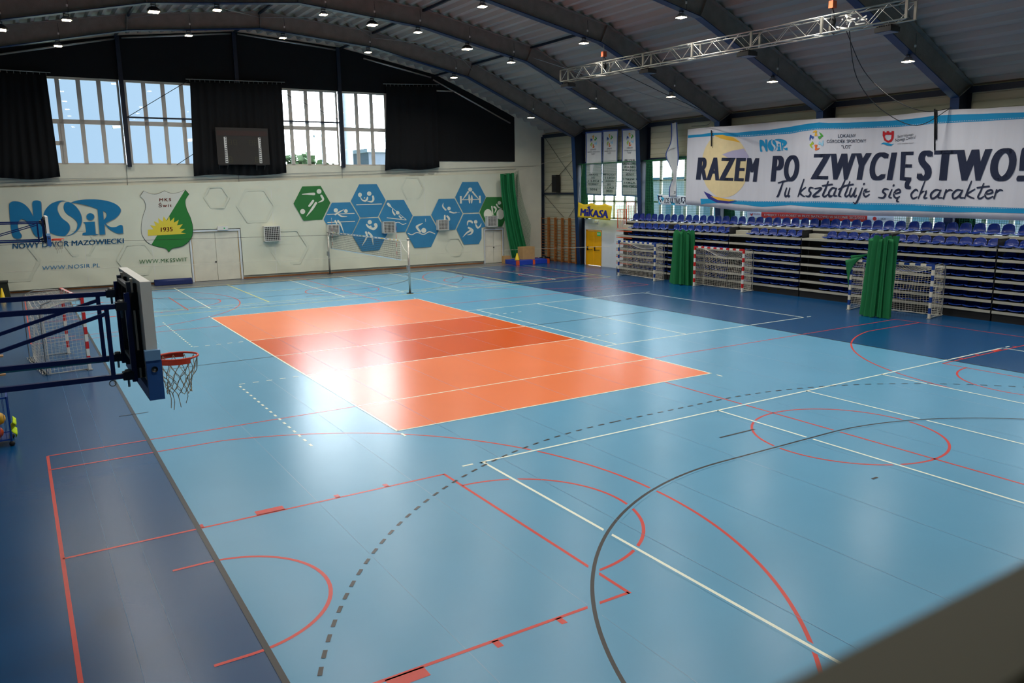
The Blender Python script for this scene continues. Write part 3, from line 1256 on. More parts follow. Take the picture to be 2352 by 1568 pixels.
put_text(b, '1935', [(1377, 531), (1480, 525), (1480, 562), (1377, 568)], m_brown, L(.022), bold=.03)
b.build('crest_lettering', ban)

Z7 = zf(660, 400, 8.252)
Z8 = zf(920, 400, 8.252)
D8 = (920 - 660) * 8.252


def h8(P):
    return [(x + D8, y) for x, y in P]


ZH = zf(660, 400, 8.252)
HEX = [
    ('green', [(114, 557), (278, 232), (630, 222), (812, 540), (658, 862), (304, 880)],
     [circ(598, 325, 46), stroke([(275, 380, 4), (400, 372, 18), (500, 373, 25)]), stroke([(640, 405, 20), (675, 470, 20), (650, 505, 16), (580, 535, 3)]), stroke([(485, 503, 20), (445, 560, 24), (410, 602, 18)]), stroke([(538, 545, 22), (460, 665, 22), (357, 798, 3)]), circ(286, 706, 48)]),
    ('blue', [(685, 858), (840, 540), (1185, 530), (1365, 830), (1215, 1145), (868, 1155)],
     [circ(915, 684, 40), circ(1105, 698, 36), stroke([(752, 762, 7), (1265, 740, 7)], 1), stroke([(905, 762, 16), (980, 715, 14), (1070, 668, 4)]), stroke([(965, 758, 12), (1020, 795, 14), (1125, 802, 4)]), stroke([(760, 915, 7), (1272, 890, 7)], 1), stroke([(905, 885, 16), (930, 930, 14)]), stroke([(958, 885, 18), (1010, 960, 16), (1065, 1110, 3)])]),
    ('blue', [(1200, 508), (1355, 192), (1690, 187), (1860, 490), (1712, 806), (1380, 818)],
     [circ(1372, 390, 36, 42), stroke([(1382, 430, 6), (1410, 485, 10), (1470, 505, 18), (1505, 475, 18), (1515, 440, 14)]), circ(1458, 448, 12), circ(1547, 367, 42), stroke([(1618, 420, 18), (1625, 480, 20), (1590, 520, 16), (1510, 510, 4)]), stroke([(1308, 580, 8), (1780, 563, 8)], 1)]),
    ('blue', [(1225, 1152), (1382, 840), (1718, 826), (1895, 1122), (1738, 1440), (1407, 1460)],
     [circ(1558, 908, 40), stroke([(1497, 955, 14), (1540, 1000, 20), (1630, 1035, 24), (1678, 990, 26), (1668, 955, 32)]), circ(1575, 990, 18), stroke([(1485, 1098, 18), (1500, 1190, 18), (1410, 1355, 3)]), stroke([(1532, 1105, 18), (1598, 1180, 20), (1622, 1340, 3)])]),
    ('blue', [(1735, 800), (1885, 490), (2205, 485), (225 + D8, 783), (85 + D8, 1090), (1898, 1098)],
     [stroke([(1905, 562, 24), (1930, 590, 24), (1955, 615, 12)]), stroke([(1955, 615, 5), (105 + D8, 862, 5)], 1), circ(2085, 730, 34), stroke([(1985, 660, 6), (1997, 715, 14), (2030, 765, 16)]), stroke([(2115, 790, 12), (2150, 830, 14), (2175, 815, 6)]), stroke([(1885, 825, 7), (100 + D8, 866, 7)], 1), stroke([(2050, 915, 6), (2110, 912, 6), (2180, 950, 6), (100 + D8, 930, 6)])]),
    ('blue', h8([(100, 1100), (240, 795), (560, 785), (718, 1075), (575, 1378), (262, 1395)]),
     [h8(circ(435, 1065, 48)), h8(stroke([(415, 928, 4), (310, 985, 22), (320, 1030, 20), (365, 1085, 20)])), h8(stroke([(140, 1120, 8), (210, 1145, 8), (310, 1103, 8), (430, 1140, 8), (540, 1090, 8), (645, 1128, 8)]))]),
    ('blue', h8([(578, 768), (718, 468), (1018, 460), (1170, 745), (1030, 1050), (738, 1062)]),
     [h8(stroke([(805, 545, 3), (797, 610, 14), (850, 675, 16)])), h8(circ(913, 648, 33)), h8(stroke([(932, 712, 16), (1000, 732, 12), (1045, 727, 6)])), h8([(1040, 705), (1062, 724), (1040, 745)]), h8(stroke([(1045, 725, 3), (1113, 723, 3)], 1)), h8(stroke([(833, 785, 16), (833, 862, 16)], 1)), h8(stroke([(878, 795, 18), (908, 830, 20), (915, 862, 18)]))]),
    ('blue', h8([(1030, 434), (1166, 147), (1462, 143), (1612, 430), (1476, 722), (1184, 733)]),
     [h8(circ(1315, 290, 38)), h8(stroke([(1275, 335, 16), (1232, 400, 14), (1172, 478, 3)])), h8(stroke([(1360, 335, 16), (1410, 395, 14), (1475, 470, 3)])), h8(stroke([(1293, 388, 8), (1298, 465, 20), (1302, 545, 10)])), h8(stroke([(1343, 405, 8), (1344, 470, 20), (1340, 545, 10)])), h8(stroke([(1150, 483, 7), (1480, 478, 7)], 1)), h8([(1117, 415), (1155, 414), (1157, 555), (1121, 556)]), h8([(1479, 408), (1511, 407), (1516, 547), (1482, 548)])]),
    ('blue', h8([(1057, 1045), (1190, 755), (1485, 745), (1612, 992), (1530, 1008), (1530, 1215), (1480, 1318), (1199, 1332)]),
     [h8(circ(1418, 902, 34)), h8(stroke([(1258, 970, 3), (1275, 895, 16), (1335, 895, 20), (1352, 918, 14)])), h8(stroke([(1420, 955, 12), (1455, 1012, 18), (1500, 985, 12), (1525, 930, 3)])), h8(stroke([(1285, 1012, 18), (1355, 1065, 24), (1330, 1128, 14), (1262, 1150, 5)])), h8(stroke([(1330, 1062, 20), (1250, 1110, 14), (1172, 1193, 3)]))]),
    ('green', h8([(1492, 718), (1622, 432), (1905, 430), (2050, 705), (1915, 988), (1630, 997)]),
     [h8(circ(1867, 542, 34)), h8(stroke([(1815, 572, 14), (1850, 625, 14), (1915, 650, 3)])), h8(stroke([(1725, 612, 14), (1745, 770, 10)])), h8(stroke([(1770, 620, 18), (1805, 660, 16), (1775, 735, 3)])), h8(circ(1650, 758, 78, 98)), h8(circ(1885, 758, 74, 98))]),
]
for col_, hx, marks in HEX:
    b = MB()
    b.poly([hx], m_hexg if col_ == 'green' else m_hexb, ZH(0))
    ho = b.build('sport_hexagon', ban)
    b = MB()
    for k, mk_ in enumerate(marks):
        b.poly([mk_], m_print, ZH(.006 + .0012 * k))
    b.build('pictogram', ho)

# skirting under the banner
b = MB()
for s0, s1 in ((S_L, D1[0] - .1), (D1[1] + .1, D2[0] - .1), (D2[1] + .1, S_R)):
    slab(b, s0, s1, 0, .07, m_wood, .03, .03)
struct('baseboard_far', b)

# horizontal ducts/wires on the far wall
b = MB()
for (u0, v0, u1, v1, r) in ((0, 428, 1185, 388, .012), (0, 420, 1230, 381, .01), (0, 413, 450, 406, .008)):
    b.tube([far(u0, v0, .05), far(u1, v1, .05)], r, m_steel, 4)
for u0, u1 in ((290, 293), (548, 549), (786, 786)):
    b.tube([far(u0, 380, .03), far(u1, 425, .03)], .012, m_steel, 4)
b.tube([fw(*fsz(1187, 400), .04), fw(*fsz(1187, 590), .04)], .03, m_steel, 5)
struct('trim_5', b)
b = MB()
for u0, v0, u1, v1, y0, y1 in ((-20, 624, 1160, 585, 31.9, 31.0),):
    b.tube([far(-20, 626, 1.05), far(560, 602, 1.05), far(1230, 571, 1.05), rx(1400, 566, 24.0)], .008, m_net, 4)
tag(b.build('guide_rope'), 'thin pale rope strung along the far wall below the hexagons', 'rope')
b = MB()
b.tube([far(-20, 564, .7), far(160, 556, .7), far(755, 540, .7)], .008, m_dkmetal, 4)
tag(b.build('guide_rope'), 'thin dark cord strung across the logo to the net post', 'rope')

# heater grilles
HL = ('white caged heater vent standing alone right of the double doors', 'white caged heater vent behind the far net post', 'white caged heater vent under the kayak hexagon',
      'white caged heater vent on the fencing hexagon', 'white caged heater vent above the narrow white door')
for (L_, T_, R_, B_), lab in zip(((606, 520, 645, 553), (752, 516, 780, 540), (880, 509, 908, 535), (1006, 505, 1031, 528), (1119, 496, 1143, 520)), HL):
    s0, z1 = fsz(L_, T_, .5)
    s1, z0 = fsz(R_, B_, .5)
    D = .38
    root = thing('heater_vent', lab, 'vent', tuple(fw((s0 + s1) / 2, z0, .3)), 'caged heater vents along the far wall')
    b = MB()
    slab(b, s0 + .04, s1 - .04, z0 + .04, z1 - .04, mat('vent_inside', (36, 34, 32), .6, noise=.3, scale=8), .3, .36)
    b.build('heater_core', root)
    b = MB()
    slab(b, s0, s1, z1 - .03, z1, m_white, D, .55)
    slab(b, s0, s1, z0, z0 + .03, m_white, D, .55)
    slab(b, s0, s0 + .03, z0, z1, m_white, D, .55)
    slab(b, s1 - .03, s1, z0, z1, m_white, D, .55)
    b.build('cage_frame', root)
    b = MB()
    for k in range(1, 9):
        s = s0 + (s1 - s0) * k / 9
        slab(b, s - .008, s + .008, z0, z1, m_white, .016, .55)
    for k in range(1, 8):
        z = z0 + (z1 - z0) * k / 8
        slab(b, s0, s1, z - .008, z + .008, m_white, .016, .553)
    b.build('cage_mesh', root)

# scoreboard
s0, z1 = fsz(494, 292, .6)
s1, z0 = fsz(620, 378, .6)
sb = thing('scoreboard', 'dark switched-off scoreboard on two wall brackets between the far windows', 'scoreboard', tuple(fw((s0 + s1) / 2, z0, .5)))
b = MB()
slab(b, s0, s1, z0, z1, m_scr, .14, .62)
b.build('case', sb)
b = MB()
slab(b, s0 + .05, s1 - .05, z1 - .42, z1 - .16, m_scrred, .01, .626)
b.build('dark_red_band', sb)
for a in (s0 + .4, s1 - .56):
    b = MB()
    slab(b, a, a + .14, z0 + .08, z1 - .5, m_white, .01, .628)
    for k in range(14):
        zz = z0 + .12 + k * .115
        slab(b, a + .07, a + .12, zz, zz + .06, m_grey_t, .003, .632)
    for k in range(7):
        zz = z0 + .12 + k * .115
        slab(b, a + .015, a + .055, zz, zz + .07, m_grey_t, .003, .632)
    b.build('player_number_strip', sb)
b = MB()


def digit8(s, z, w, h, t=.02):
    for a, c, d, e_ in ((s, s + w, z, z + t), (s, s + w, z + h / 2, z + h / 2 + t), (s, s + w, z + h, z + h + t), (s, s + t, z, z + h), (s + w, s + w + t, z, z + h)):
        slab(b, a, c, d, e_, m_digit, .003, .626)


digit8(s0 + .6, z0 + .12, .14, .28)
digit8(s1 - .78, z0 + .12, .14, .28)
for a in (.62, .9, 1.75, 2.0):
    digit8(s0 + a, z0 + 1.05, .16, .26, .012)
b.build('digits', sb)
for a in (s0 + .06, s1 - .72):
    b = MB()
    P = [fw(a, z0 - .02, .1), fw(a + .08, z0 - .5, .1), fw(a + .42, z0 - .5, .1), fw(a + .46, z0 - .02, .1)]
    Q = [fw(a, z0 - .02, .6), fw(a + .46, z0 - .02, .6)]
    for p_, q_ in ((P[0], P[1]), (P[1], P[2]), (P[2], P[3]), (P[0], Q[0]), (P[3], Q[1]), (P[1], Q[0]), (P[2], Q[1]), (Q[0], Q[1]), (P[0], P[3])):
        b.bar(p_, q_, .05, .05, m_dkmetal)
    b.build('bracket', sb)

# ================================================================== RIGHT WALL
WX = 25.0


def ribbed(mb, y0, y1, z0, z1, m, x=WX):
    """horizontally ribbed sandwich panel facing the hall"""
    prof = []
    z = z0
    while z < z1 - .001:
        for d, h in ((0, 0), (.24, 0), (.255, .02), (.285, .02), (.3, 0)):
            if z + d <= z1:
                prof.append((x + h, z + d))
        z += .3
    prof.append((x, z1))
    vs = [(px_, y, pz) for px_, pz in prof for y in (y0, y1)]
    mb.add(vs, [(2 * i, 2 * i + 1, 2 * i + 3, 2 * i + 2) for i in range(len(prof) - 1)], m)
    mb.box((x + .04, y0, z0), (x + .2, y1, z1), m)


CY = [31.6] + BEAM_Y + [YN]
b = MB()
ribbed(b, 26.7, 31.9, 0, 8.5, m_panel)
for y1, y0 in zip(BEAM_Y, BEAM_Y[1:] + [YN]):
    ribbed(b, y0, y1, 6.42, 8.5, m_panel)
    if y1 < 26:
        b.box((WX, y0, 0), (WX + .2, y1, 3.0), m_wallw)
    else:
        b.box((WX, y0, 0), (WX + .2, 24.78, 2.95), m_wallw)
        b.box((WX, 26.38, 0), (WX + .2, y1, 2.95), m_wallw)
        b.box((WX, 24.78, 2.26), (WX + .2, 26.38, 2.95), m_wallw)
struct('wall_right', b)
for k, (y1, y0) in enumerate(zip(BEAM_Y, BEAM_Y[1:] + [YN])):
    a0, a1 = y0 + .05, y1 - .05
    Z0, Z1 = 2.98, 6.42
    wo = thing('window_%d' % (5 + k), '', '', (WX, (a0 + a1) / 2, Z0))
    del wo['label'], wo['category']
    wo['kind'] = 'structure'
    b = MB()
    n = 6
    pit = (a1 - a0) / n
    for i in range(n + 1):
        c = a0 + pit * i
        b.box((WX + .04, max(a0, c - .09), Z0), (WX + .13, min(a1, c + .09), Z1), m_wframe)
    for z, h in ((Z0, .1), (4.0, .1), (5.2, .08), (Z1 - .1, .1)):
        b.box((WX + .04, a0, z), (WX + .13, a1, z + h), m_wframe)
    b.build('window_frame', wo, kind='structure')
    b = MB()
    b.box((WX + .08, a0, Z0), (WX + .086, a1, Z1), m_glass)
    b.build('pane', wo, kind='structure')
b = MB()
b.box((WX - .12, YN, 6.4), (WX - .02, 26.5, 6.5), m_navy)
b.box((WX - .12, 26.9, 4.48), (WX - .02, 31.3, 4.6), m_navy)
b.box((WX - .25, 31.1, 0), (WX - .02, 31.35, 8.3), m_navy)
struct('trim_6', b)
b = MB()
for a, c in (((31.0, 8.3), (26.9, 4.7)), ((31.0, 4.7), (26.9, 7.2)), ((31.0, 4.4), (28.8, 3.0)), ((26.9, 4.2), (28.2, 3.0))):
    b.tube([(WX - .06, a[0], a[1]), (WX - .06, c[0], c[1])], .016, m_dkmetal, 4)
struct('trim_7', b)
# base board on the right wall
struct('baseboard_right', MB().box((WX - .02, 26.5, 0), (WX, 31.3, .08), m_wood))

# yellow double door
d = thing('door_3', '', '', (WX, 25.6, 0))
del d['label'], d['category']
d['kind'] = 'structure'
b = MB()
ym = mat('yellow_door_frame', (224, 158, 0), .4)
b.box((WX - .02, 24.78, 0), (WX + .1, 24.85, 2.26), ym)
b.box((WX - .02, 26.31, 0), (WX + .1, 26.38, 2.26), ym)
b.box((WX - .02, 24.78, 2.2), (WX + .1, 26.38, 2.26), ym)
b.build('door_frame', d, kind='structure')
for y0, y1 in ((24.86, 25.57), (25.59, 26.3)):
    b = MB()
    b.box((WX + .02, y0, .01), (WX + .07, y1, 2.19), m_yel)
    lf = b.build('door_leaf', d, kind='structure')
    b = MB()
    b.tube([(WX - .04, y0 + .08, 1.02), (WX - .06, (y0 + y1) / 2, 1.0), (WX - .04, y1 - .08, 1.02)], .018, m_dkmetal, 6)
    b.box((WX - .04, y1 - .12, .95), (WX + .02, y1 - .06, 1.2), m_dkmetal)
    b.build('door_handle', lf, kind='structure')
root = thing('exit_sign', 'small green and white exit sign on the yellow door', 'sign', (WX, 25.02, 1.95))
b = MB()
b.box((WX + .005, 24.9, 1.9), (WX + .015, 25.25, 2.13), m_exit)
b.build('board', root)
b = MB()
for y in (24.95, 25.03, 25.11, 25.19):
    b.box((WX + .001, y, 1.97), (WX + .006, y + .05, 2.06), m_white)
b.build('markings', root)
b = MB()
b.box((WX - .1, 25.1, 2.72), (WX, 25.42, 2.84), m_white)
tag(b.build('exit_light'), 'small white emergency light box above the yellow door', 'emergency light')
b = MB()
b.box((WX - .45, 29.1, 4.62), (WX - .12, 29.6, 5.75), m_dkmetal)
root = thing('loudspeaker', 'black loudspeaker standing on the navy rail by the far right corner', 'speaker', (WX - .28, 29.35, 4.62))
b.build('cabinet', root)
MB().box((WX - .46, 29.15, 4.7), (WX - .45, 29.55, 5.65), mat('speaker_grille', (16, 16, 17), .8)).build('grille', root)

# wall bars
wb = thing('wall_bars', 'varnished wooden wall bars beside the yellow door and the green net', 'wall bars', (24.85, 29.2, 0))
ups = [31.15, 30.35, 29.55, 28.75, 27.95, 27.15]
for y in ups:
    MB().box((24.72, y - .04, 0), (24.9, y + .04, 2.95), m_wood).build('upright', wb)
proto = None
for y0, y1 in zip(ups, ups[1:]):
    for k in range(14):
        z = .18 + k * .19
        if k == 13:
            z = 2.85
        if proto is None:
            proto = MB().tube([(24.78, y0 - .02, z), (24.78, y1 + .02, z)], .02, m_wood, 6).build('rung', wb)
            pz, py = z, y0
        else:
            c = proto.copy()
            COL.objects.link(c)
            c.location = (0, y0 - py, z - pz)

# ================================================================== TELESCOPIC STANDS
def seat_mesh(high, tuck=False):
    """moulded bucket seat, front towards -x, 0.43 wide in y"""
    H = .42 if high else .25 if tuck else .33
    prof = [(-.22, .035), (-.21, .06), (-.1, .05), (0, .035), (.1, .045), (.16, .085), (.19, .13 if tuck else .16), (.205, .18 if tuck else .24), (.22, H - .03), (.225, H)]

    def fn(u, v):
        t = v * (len(prof) - 1)
        k = min(int(t), len(prof) - 2)
        f = t - k
        x = prof[k][0] + (prof[k + 1][0] - prof[k][0]) * f
        z = prof[k][1] + (prof[k + 1][1] - prof[k][1]) * f
        w = .235
        if v > .6:
            w = .235 - .07 * ((v - .6) / .4) ** 2.2
        c = 2 * u - 1
        e_ = abs(c) ** 2.5
        x -= .05 * e_ * max(0, min(1, (v - .3) * 2))
        z += .035 * e_ * (1 - min(1, max(0, v - .3) * 2.2))
        if v > .85:
            z -= .04 * abs(c) ** 3
        return (x, c * w, z)
    b = MB()
    b.grid(fn, 8, 14, m_seat, True, .015)
    b.box((-.12, -.06, 0), (.1, .06, .04), m_blk)
    return b


MOD_Y = [21.05, 16.8, 12.55, 8.35, 4.25, .1, -4.0, -8.1]
FX = 23.08
ROWZ = [.39, .757, 1.123, 1.49, 1.857, 2.223, 2.6]
proto_low = proto_high = proto_tuck = None
SLAB = ('retracted grandstand section with blue seats behind the far blue goal, by the orange railing',
        'retracted grandstand section with blue seats behind the farther green curtain',
        'retracted grandstand section with blue seats behind the red and white goal',
        'retracted grandstand section with blue seats just right of the right-hand red and white goal, left of the near green curtain',
        'retracted grandstand section with blue seats behind the near blue and white goal',
        'retracted grandstand section with blue seats at the right edge of the hall view',
        'retracted grandstand section with blue seats beyond the right edge, nearest the gallery')
SLAB = list(SLAB)
SLAB[3] = 'retracted grandstand section with blue seats between the red goal and the near green curtain'
for k, (y1, y0) in enumerate(zip(MOD_Y, MOD_Y[1:])):
    g = thing('grandstand', SLAB[k], 'grandstand', (23.8, (y0 + y1) / 2, 0), 'retracted grandstand along the right wall')
    a, c = y0 + .03, y1 - .03
    aisle = k in (0, 2, 3)
    b = MB()
    b.box((FX + .05, a, 0), (FX + .1, c, .3), m_blk)
    b.box((FX + .3, a, 0), (24.4, c, .3), m_blk)
    b.build('front_panel', g)
    for r, z in enumerate(ROWZ):
        b = MB()
        b.box((FX, a, z - .1), (FX + .03, c, z), m_lip)
        b.box((FX + .03, a, z - .03), (FX + .62, c, z - .004), m_lip if r == 6 else m_shelf_shade)  # lower rows use the shade-darkened copy of the deck colour
        b.build('deck', g)
    b = MB()
    b.box((FX + .52, a, .3), (FX + .56, c, 2.6), m_blk)
    b.box((FX + .72, a, 2.6), (FX + .76, c, 2.93), m_blk)
    b.build('back_panel', g)
    b = MB()
    b.box((FX + .72, a, 2.94), (24.42, c, 2.98), m_lip)
    b.box((FX + .7, a, 2.9), (FX + .73, c, 3.0), m_lip)
    b.build('top_deck', g)
    b = MB()
    b.box((FX + .1, a, 0), (24.4, a + .03, 2.93), m_blk)
    b.build('side_panel', g)
    if aisle:
        b = MB()
        b.box((FX + .35, c - .85, 2.6), (FX + .7, c - .1, 2.78), m_lip)
        b.build('step', g)
    n = 8
    pit = (c - a) / n
    for i in range(n):
        y = a + pit * (i + .5)
        if proto_high is None:
            s = seat_mesh(True).build('seat')
            s.parent = g
            proto_high = s
        else:
            s = proto_high.copy()
            COL.objects.link(s)
            s.parent = g
        s.location = (24.15 - 23.8, y - (y0 + y1) / 2, 2.99)
    nl = 6 if aisle else 8
    wid = (c - a) - (1.0 if aisle else 0)
    pl = wid / nl
    for r, z in enumerate(ROWZ):
        for i in range(nl):
            y = a + pl * (i + .5)
            if r < 6 and proto_tuck is None:
                s = seat_mesh(False, True).build('seat')
                s.parent = g
                proto_tuck = s
            elif r == 6 and proto_low is None:
                s = seat_mesh(False).build('seat')
                s.parent = g
                proto_low = s
            else:
                s = (proto_tuck if r < 6 else proto_low).copy()
                COL.objects.link(s)
                s.parent = g
            s.location = (FX + .22 - 23.8, y - (y0 + y1) / 2, z + .005)
    if k == 0:
        # open end with orange trims and railing
        for r, z in enumerate(ROWZ[:-1]):
            b = MB()
            b.box((FX - .02, c - 1.35, z + .2), (FX + .02, c - .02, z + .235), m_orange)
            b.box((FX + .02, c - .06, z + .2), (FX + .6, c - .02, z + .235), m_orange)
            b.build('orange_trim', g, label='orange steel trim')
        b = MB()
        rl = [(FX + .05, c - .05), (FX + .05, c - 1.0)]
        zz = 2.6
        b.tube([(FX + .05, c - .03, zz), (FX + .05, c - .03, zz + 1.05), (FX + .68, c - .03, zz + 1.05), (FX + .68, c - .03, zz)], .022, m_orange, 6)
        for t in range(1, 6):
            x = FX + .05 + .63 * t / 6
            b.tube([(x, c - .03, zz), (x, c - .03, zz + 1.05)], .014, m_orange, 5)
        b.tube([(FX + .72, c - .03, 2.98), (FX + .72, c - .03, 4.05), (24.4, c - .03, 4.05), (24.4, c - .03, 2.98)], .022, m_orange, 6)
        for t in range(1, 5):
            x = FX + .72 + .6 * t / 5
            b.tube([(x, c - .03, 2.98), (x, c - .03, 4.05)], .014, m_orange, 5)
        b.tube([(FX + .03, c - .03, 2.6), (FX + .03, c - .9, 2.6)], .018, m_orange, 5)
        b.build('railing', g, label='orange tubular railing')

# ================================================================== SAFETY NETS AND BANNERS ON THE RIGHT
NL = ('green safety net over the window behind the white pennants', 'green safety net over the window behind the LOS ULTRAS banner', 'green safety net over the window behind the large banner, left half',
      'green safety net over the window behind the large banner, right half', 'green safety net over the window at the right edge', 'green safety net over the window nearest the gallery')
for k, (y1, y0) in enumerate(zip(BEAM_Y[:5], BEAM_Y[1:6])):
    root = thing('safety_net', NL[k], 'net', (24.55, (y0 + y1) / 2, 2.95), 'green nets over the right windows')
    b = MB().grid(lambda u, v: (24.55 + .05 * sin(u * 9), y1 - .35 + (y0 - y1 + .7) * u, 3.0 + (3.35 + .12 * sin(u * pi)) * v), 24, 4, m_gnet)
    b.build('mesh', root)
    b = MB()
    b.tube([(24.55, y1 - .03, 6.35), (24.55, y0 + .03, 6.35)], .02, m_green, 5)
    b.build('head_rope', root)
    # gathered bundle beside the column
    b = MB().grid(lambda u, v: (24.66 + .08 * sin(u * 22), y1 - .2 - .75 * u * (1 - .35 * v), 3.05 + 3.3 * v + .1 * sin(u * 6) * (1 - v)), 40, 6, mat('dark_green_cloth', (14, 74, 52), .85, noise=.2, scale=3, stretch=(4, 4, .5)), True, .01)
    b.build('gathered_edge', root)

PEN = [
    ((1345, 303), (1383, 300), (1382, 449), (1345, 447), 'AWANS|DO|1 LIGI|KOBIET||2016', 'white blue-edged pennant reading 2016, leftmost on the right wall', .7),
    ((1384, 299), (1419, 297), (1416, 450), (1383, 449), 'MISTRZOST|2 LIGI|I AWAN|DO|1 LIGI|2020', 'white blue-edged pennant reading 2020 beside the 2016 pennant', .7),
    ((1428, 296), (1468, 294), (1466, 452), (1427, 450), 'PREZER|GRAND PRIX|POLSKI|3 MIEJSCE|2021||3 MIEJSCE|1 LIGA|2021/2022', 'white blue-edged pennant reading 2021/2022 beside the second column', .45),
]


def hands_logo(mb, cx__, cy__, r, to3):
    cols = [m_gold, mat('hand_green', (70, 160, 60), .8), mat('hand_sky', (150, 200, 226), .8), mat('hand_orange', (226, 110, 40), .8), mat('hand_lime', (170, 196, 50), .8), mat('hand_blue', (40, 80, 160), .8)]
    for i, m in enumerate(cols):
        a = -pi / 2 + i * pi / 3
        hx, hy = cx__ + r * .72 * cos(a), cy__ + r * .95 * sin(a)
        P = [(cx__ + r * .85 * cos(a + t) * (1), cy__ + r * 1.15 * sin(a + t), w) for t, w in ((-.55, r * .02), (-.3, r * .09), (0, r * .14))]
        mb.poly([stroke(P, 4)], m, to3)
        for d_ in (-.5, -.15, .2, .5):
            ex_, ey_ = hx - r * .34 * cos(a + d_), hy - r * .4 * sin(a + d_)
            mb.poly([stroke([(hx + r * .05 * cos(a), hy + r * .05 * sin(a), r * .07), (ex_, ey_, r * .035)], 2)], m, to3)


for (tl, tr, br, bl, txt, lab, fr_) in PEN:
    X0 = 24.64
    P = [rx(*q, X0) for q in (tl, tr, br, bl)]

    def pen(u, v, off=0, P=P):
        a = P[0] + (P[1] - P[0]) * u
        c = P[3] + (P[2] - P[3]) * u
        p = a + (c - a) * v
        p.x += .03 * sin(u * 8 + v * 2) + .02 * sin(v * 7 + u * 3) - off
        return p
    root = thing('pennant', lab, 'pennant', tuple(P[3]), 'white pennants hanging on the right wall')
    b = MB().grid(lambda u, v: pen(u, v), 12, 24, mat('pennant_cloth', (206, 210, 212), .85, noise=.04), True, .004)
    b.build('cloth', root)
    b = MB()
    ed = mat('pennant_blue_edge', (60, 84, 150), .8)
    for (ua, ub, va, vb) in ((0, .05, 0, 1), (.95, 1, 0, 1), (0, 1, 0, .025), (0, 1, .98, 1)):
        b.grid(lambda u, v: pen(ua + (ub - ua) * u, va + (vb - va) * v, .008), 12, 24, ed, True)
    b.build('edging', root)
    b = MB()
    uv = lambda x, y: pen(x, y, .02)
    hands_logo(b, .5, .16, .2, lambda x, y: pen(.5 + (x - .5) * 1.2, .16 + (y - .16) * .38, .02))
    b.build('emblem', root)
    b = MB()
    for t, y in (('LOKALNY', .27), ('OŚRODEK SPORTOWY', .305), ('"LOS"', .34)):
        w = min(.8, len(t) * .052)
        put_text(b, t, [(.5 - w / 2, y), (.5 + w / 2, y), (.5 + w / 2, y + .024), (.5 - w / 2, y + .024)], m_grey_t, uv)
    L_ = txt.split('|')
    y = fr_ if fr_ != .7 else .66
    for t in L_:
        if t:
            w = min(.86, len(t) * .1)
            hgt = .036 if t[:2] == '20' else .03
            put_text(b, t, [(.5 - w / 2, y), (.5 + w / 2, y), (.5 + w / 2, y + hgt), (.5 - w / 2, y + hgt)], m_grey_t, uv, bold=.02)
        y += .05 if t else .03
    b.build('lettering', root)
# the twisted pennant by the third column
X0 = 24.38
P = [rx(*q, X0) for q in ((1541, 283), (1556, 281), (1556, 452), (1538, 452))]


def pen2(u, v, off=0):
    a = P[0] + (P[1] - P[0]) * u
    c = P[3] + (P[2] - P[3]) * u
    k = 1 - .7 * math.exp(-((v - .72) / .1) ** 2)
    p = a + (c - a) * v
    p.y = P[1].y + (p.y - P[1].y) * (k + .9 * math.exp(-((v - .42) / .12) ** 2))
    p.x += .06 * sin(u * 6 + v * 5) - off
    return p


root = thing('pennant', 'white blue-edged pennant hanging twisted left of the large banner', 'pennant', tuple(P[3]), 'white pennants hanging on the right wall')
MB().grid(lambda u, v: pen2(u, v), 10, 30, mat('pennant_cloth', (206, 210, 212), .85), True, .004).build('cloth', root)
b = MB()
b.grid(lambda u, v: pen2(.9 + .1 * u, v, .01), 3, 30, mat('pennant_blue_edge', (60, 84, 150), .8), True)
b.grid(lambda u, v: pen2(.12 * u, v, .01), 3, 30, mat('pennant_blue_edge', (60, 84, 150), .8), True)
b.build('edging', root)
b = MB()
put_text(b, '3', [(.45, .92), (.75, .92), (.75, .955), (.45, .955)], m_grey_t, lambda x, y: pen2(x, y, .02), bold=.02)
put_text(b, 'SPORTOWY', [(.2, .36), (.8, .33), (.8, .35), (.2, .38)], m_grey_t, lambda x, y: pen2(x, y, .02))
b.build('lettering', root)


def wave_banner(name, label, px, x, m, amp, waves, nu, nv, group=None, sag=0):
    P = [rx(*q, x) for q in px]

    def fn(u, v, off=0):
        a = P[0] + (P[1] - P[0]) * u
        c = P[3] + (P[2] - P[3]) * u
        p = a + (c - a) * v
        p.x += amp * sin(u * waves * 2 * pi + v * 1.3) - off
        p.z -= sag * abs(sin(u * pi * 2.5)) * (1 - v)
        return p
    root = thing(name, label, 'banner', tuple(P[3]), group)
    MB().grid(lambda u, v: fn(u, v), nu, nv, m, True, .004).build('cloth', root)
    return root, fn


# yellow ball-maker banner above the yellow door
mk, fn = wave_banner('sponsor_banner', 'yellow MIKASA banner hung above the yellow door', ((1328, 464), (1406, 468), (1401, 506), (1326, 499)), 24.22, m_mik, .03, 3, 24, 8, None, .12)
b = MB()
for u_ in (0, 1):
    q = Vector(fn(u_, 0))
    b.tube([q, (24.55, q.y, 6.35)], .006, m_net, 4)
b.build('hanging_cord', mk)
b = MB()
put_text(b, 'MiKASA', [(.09, .33), (.95, .38), (.95, .88), (.09, .86)], m_mikb, lambda x, y: fn(x, y, .02), bold=.055)
b.build('lettering', mk)
b = MB()
st = []
for k in range(10):
    r_ = .14 if k % 2 == 0 else .055
    a = -pi / 2 + k * pi / 5
    st.append((.34 + r_ * .42 * cos(a), .27 + r_ * 1.15 * sin(a)))
b.poly([st], m_mikb, lambda x, y: fn(x, y, .025))
b.build('star', mk)

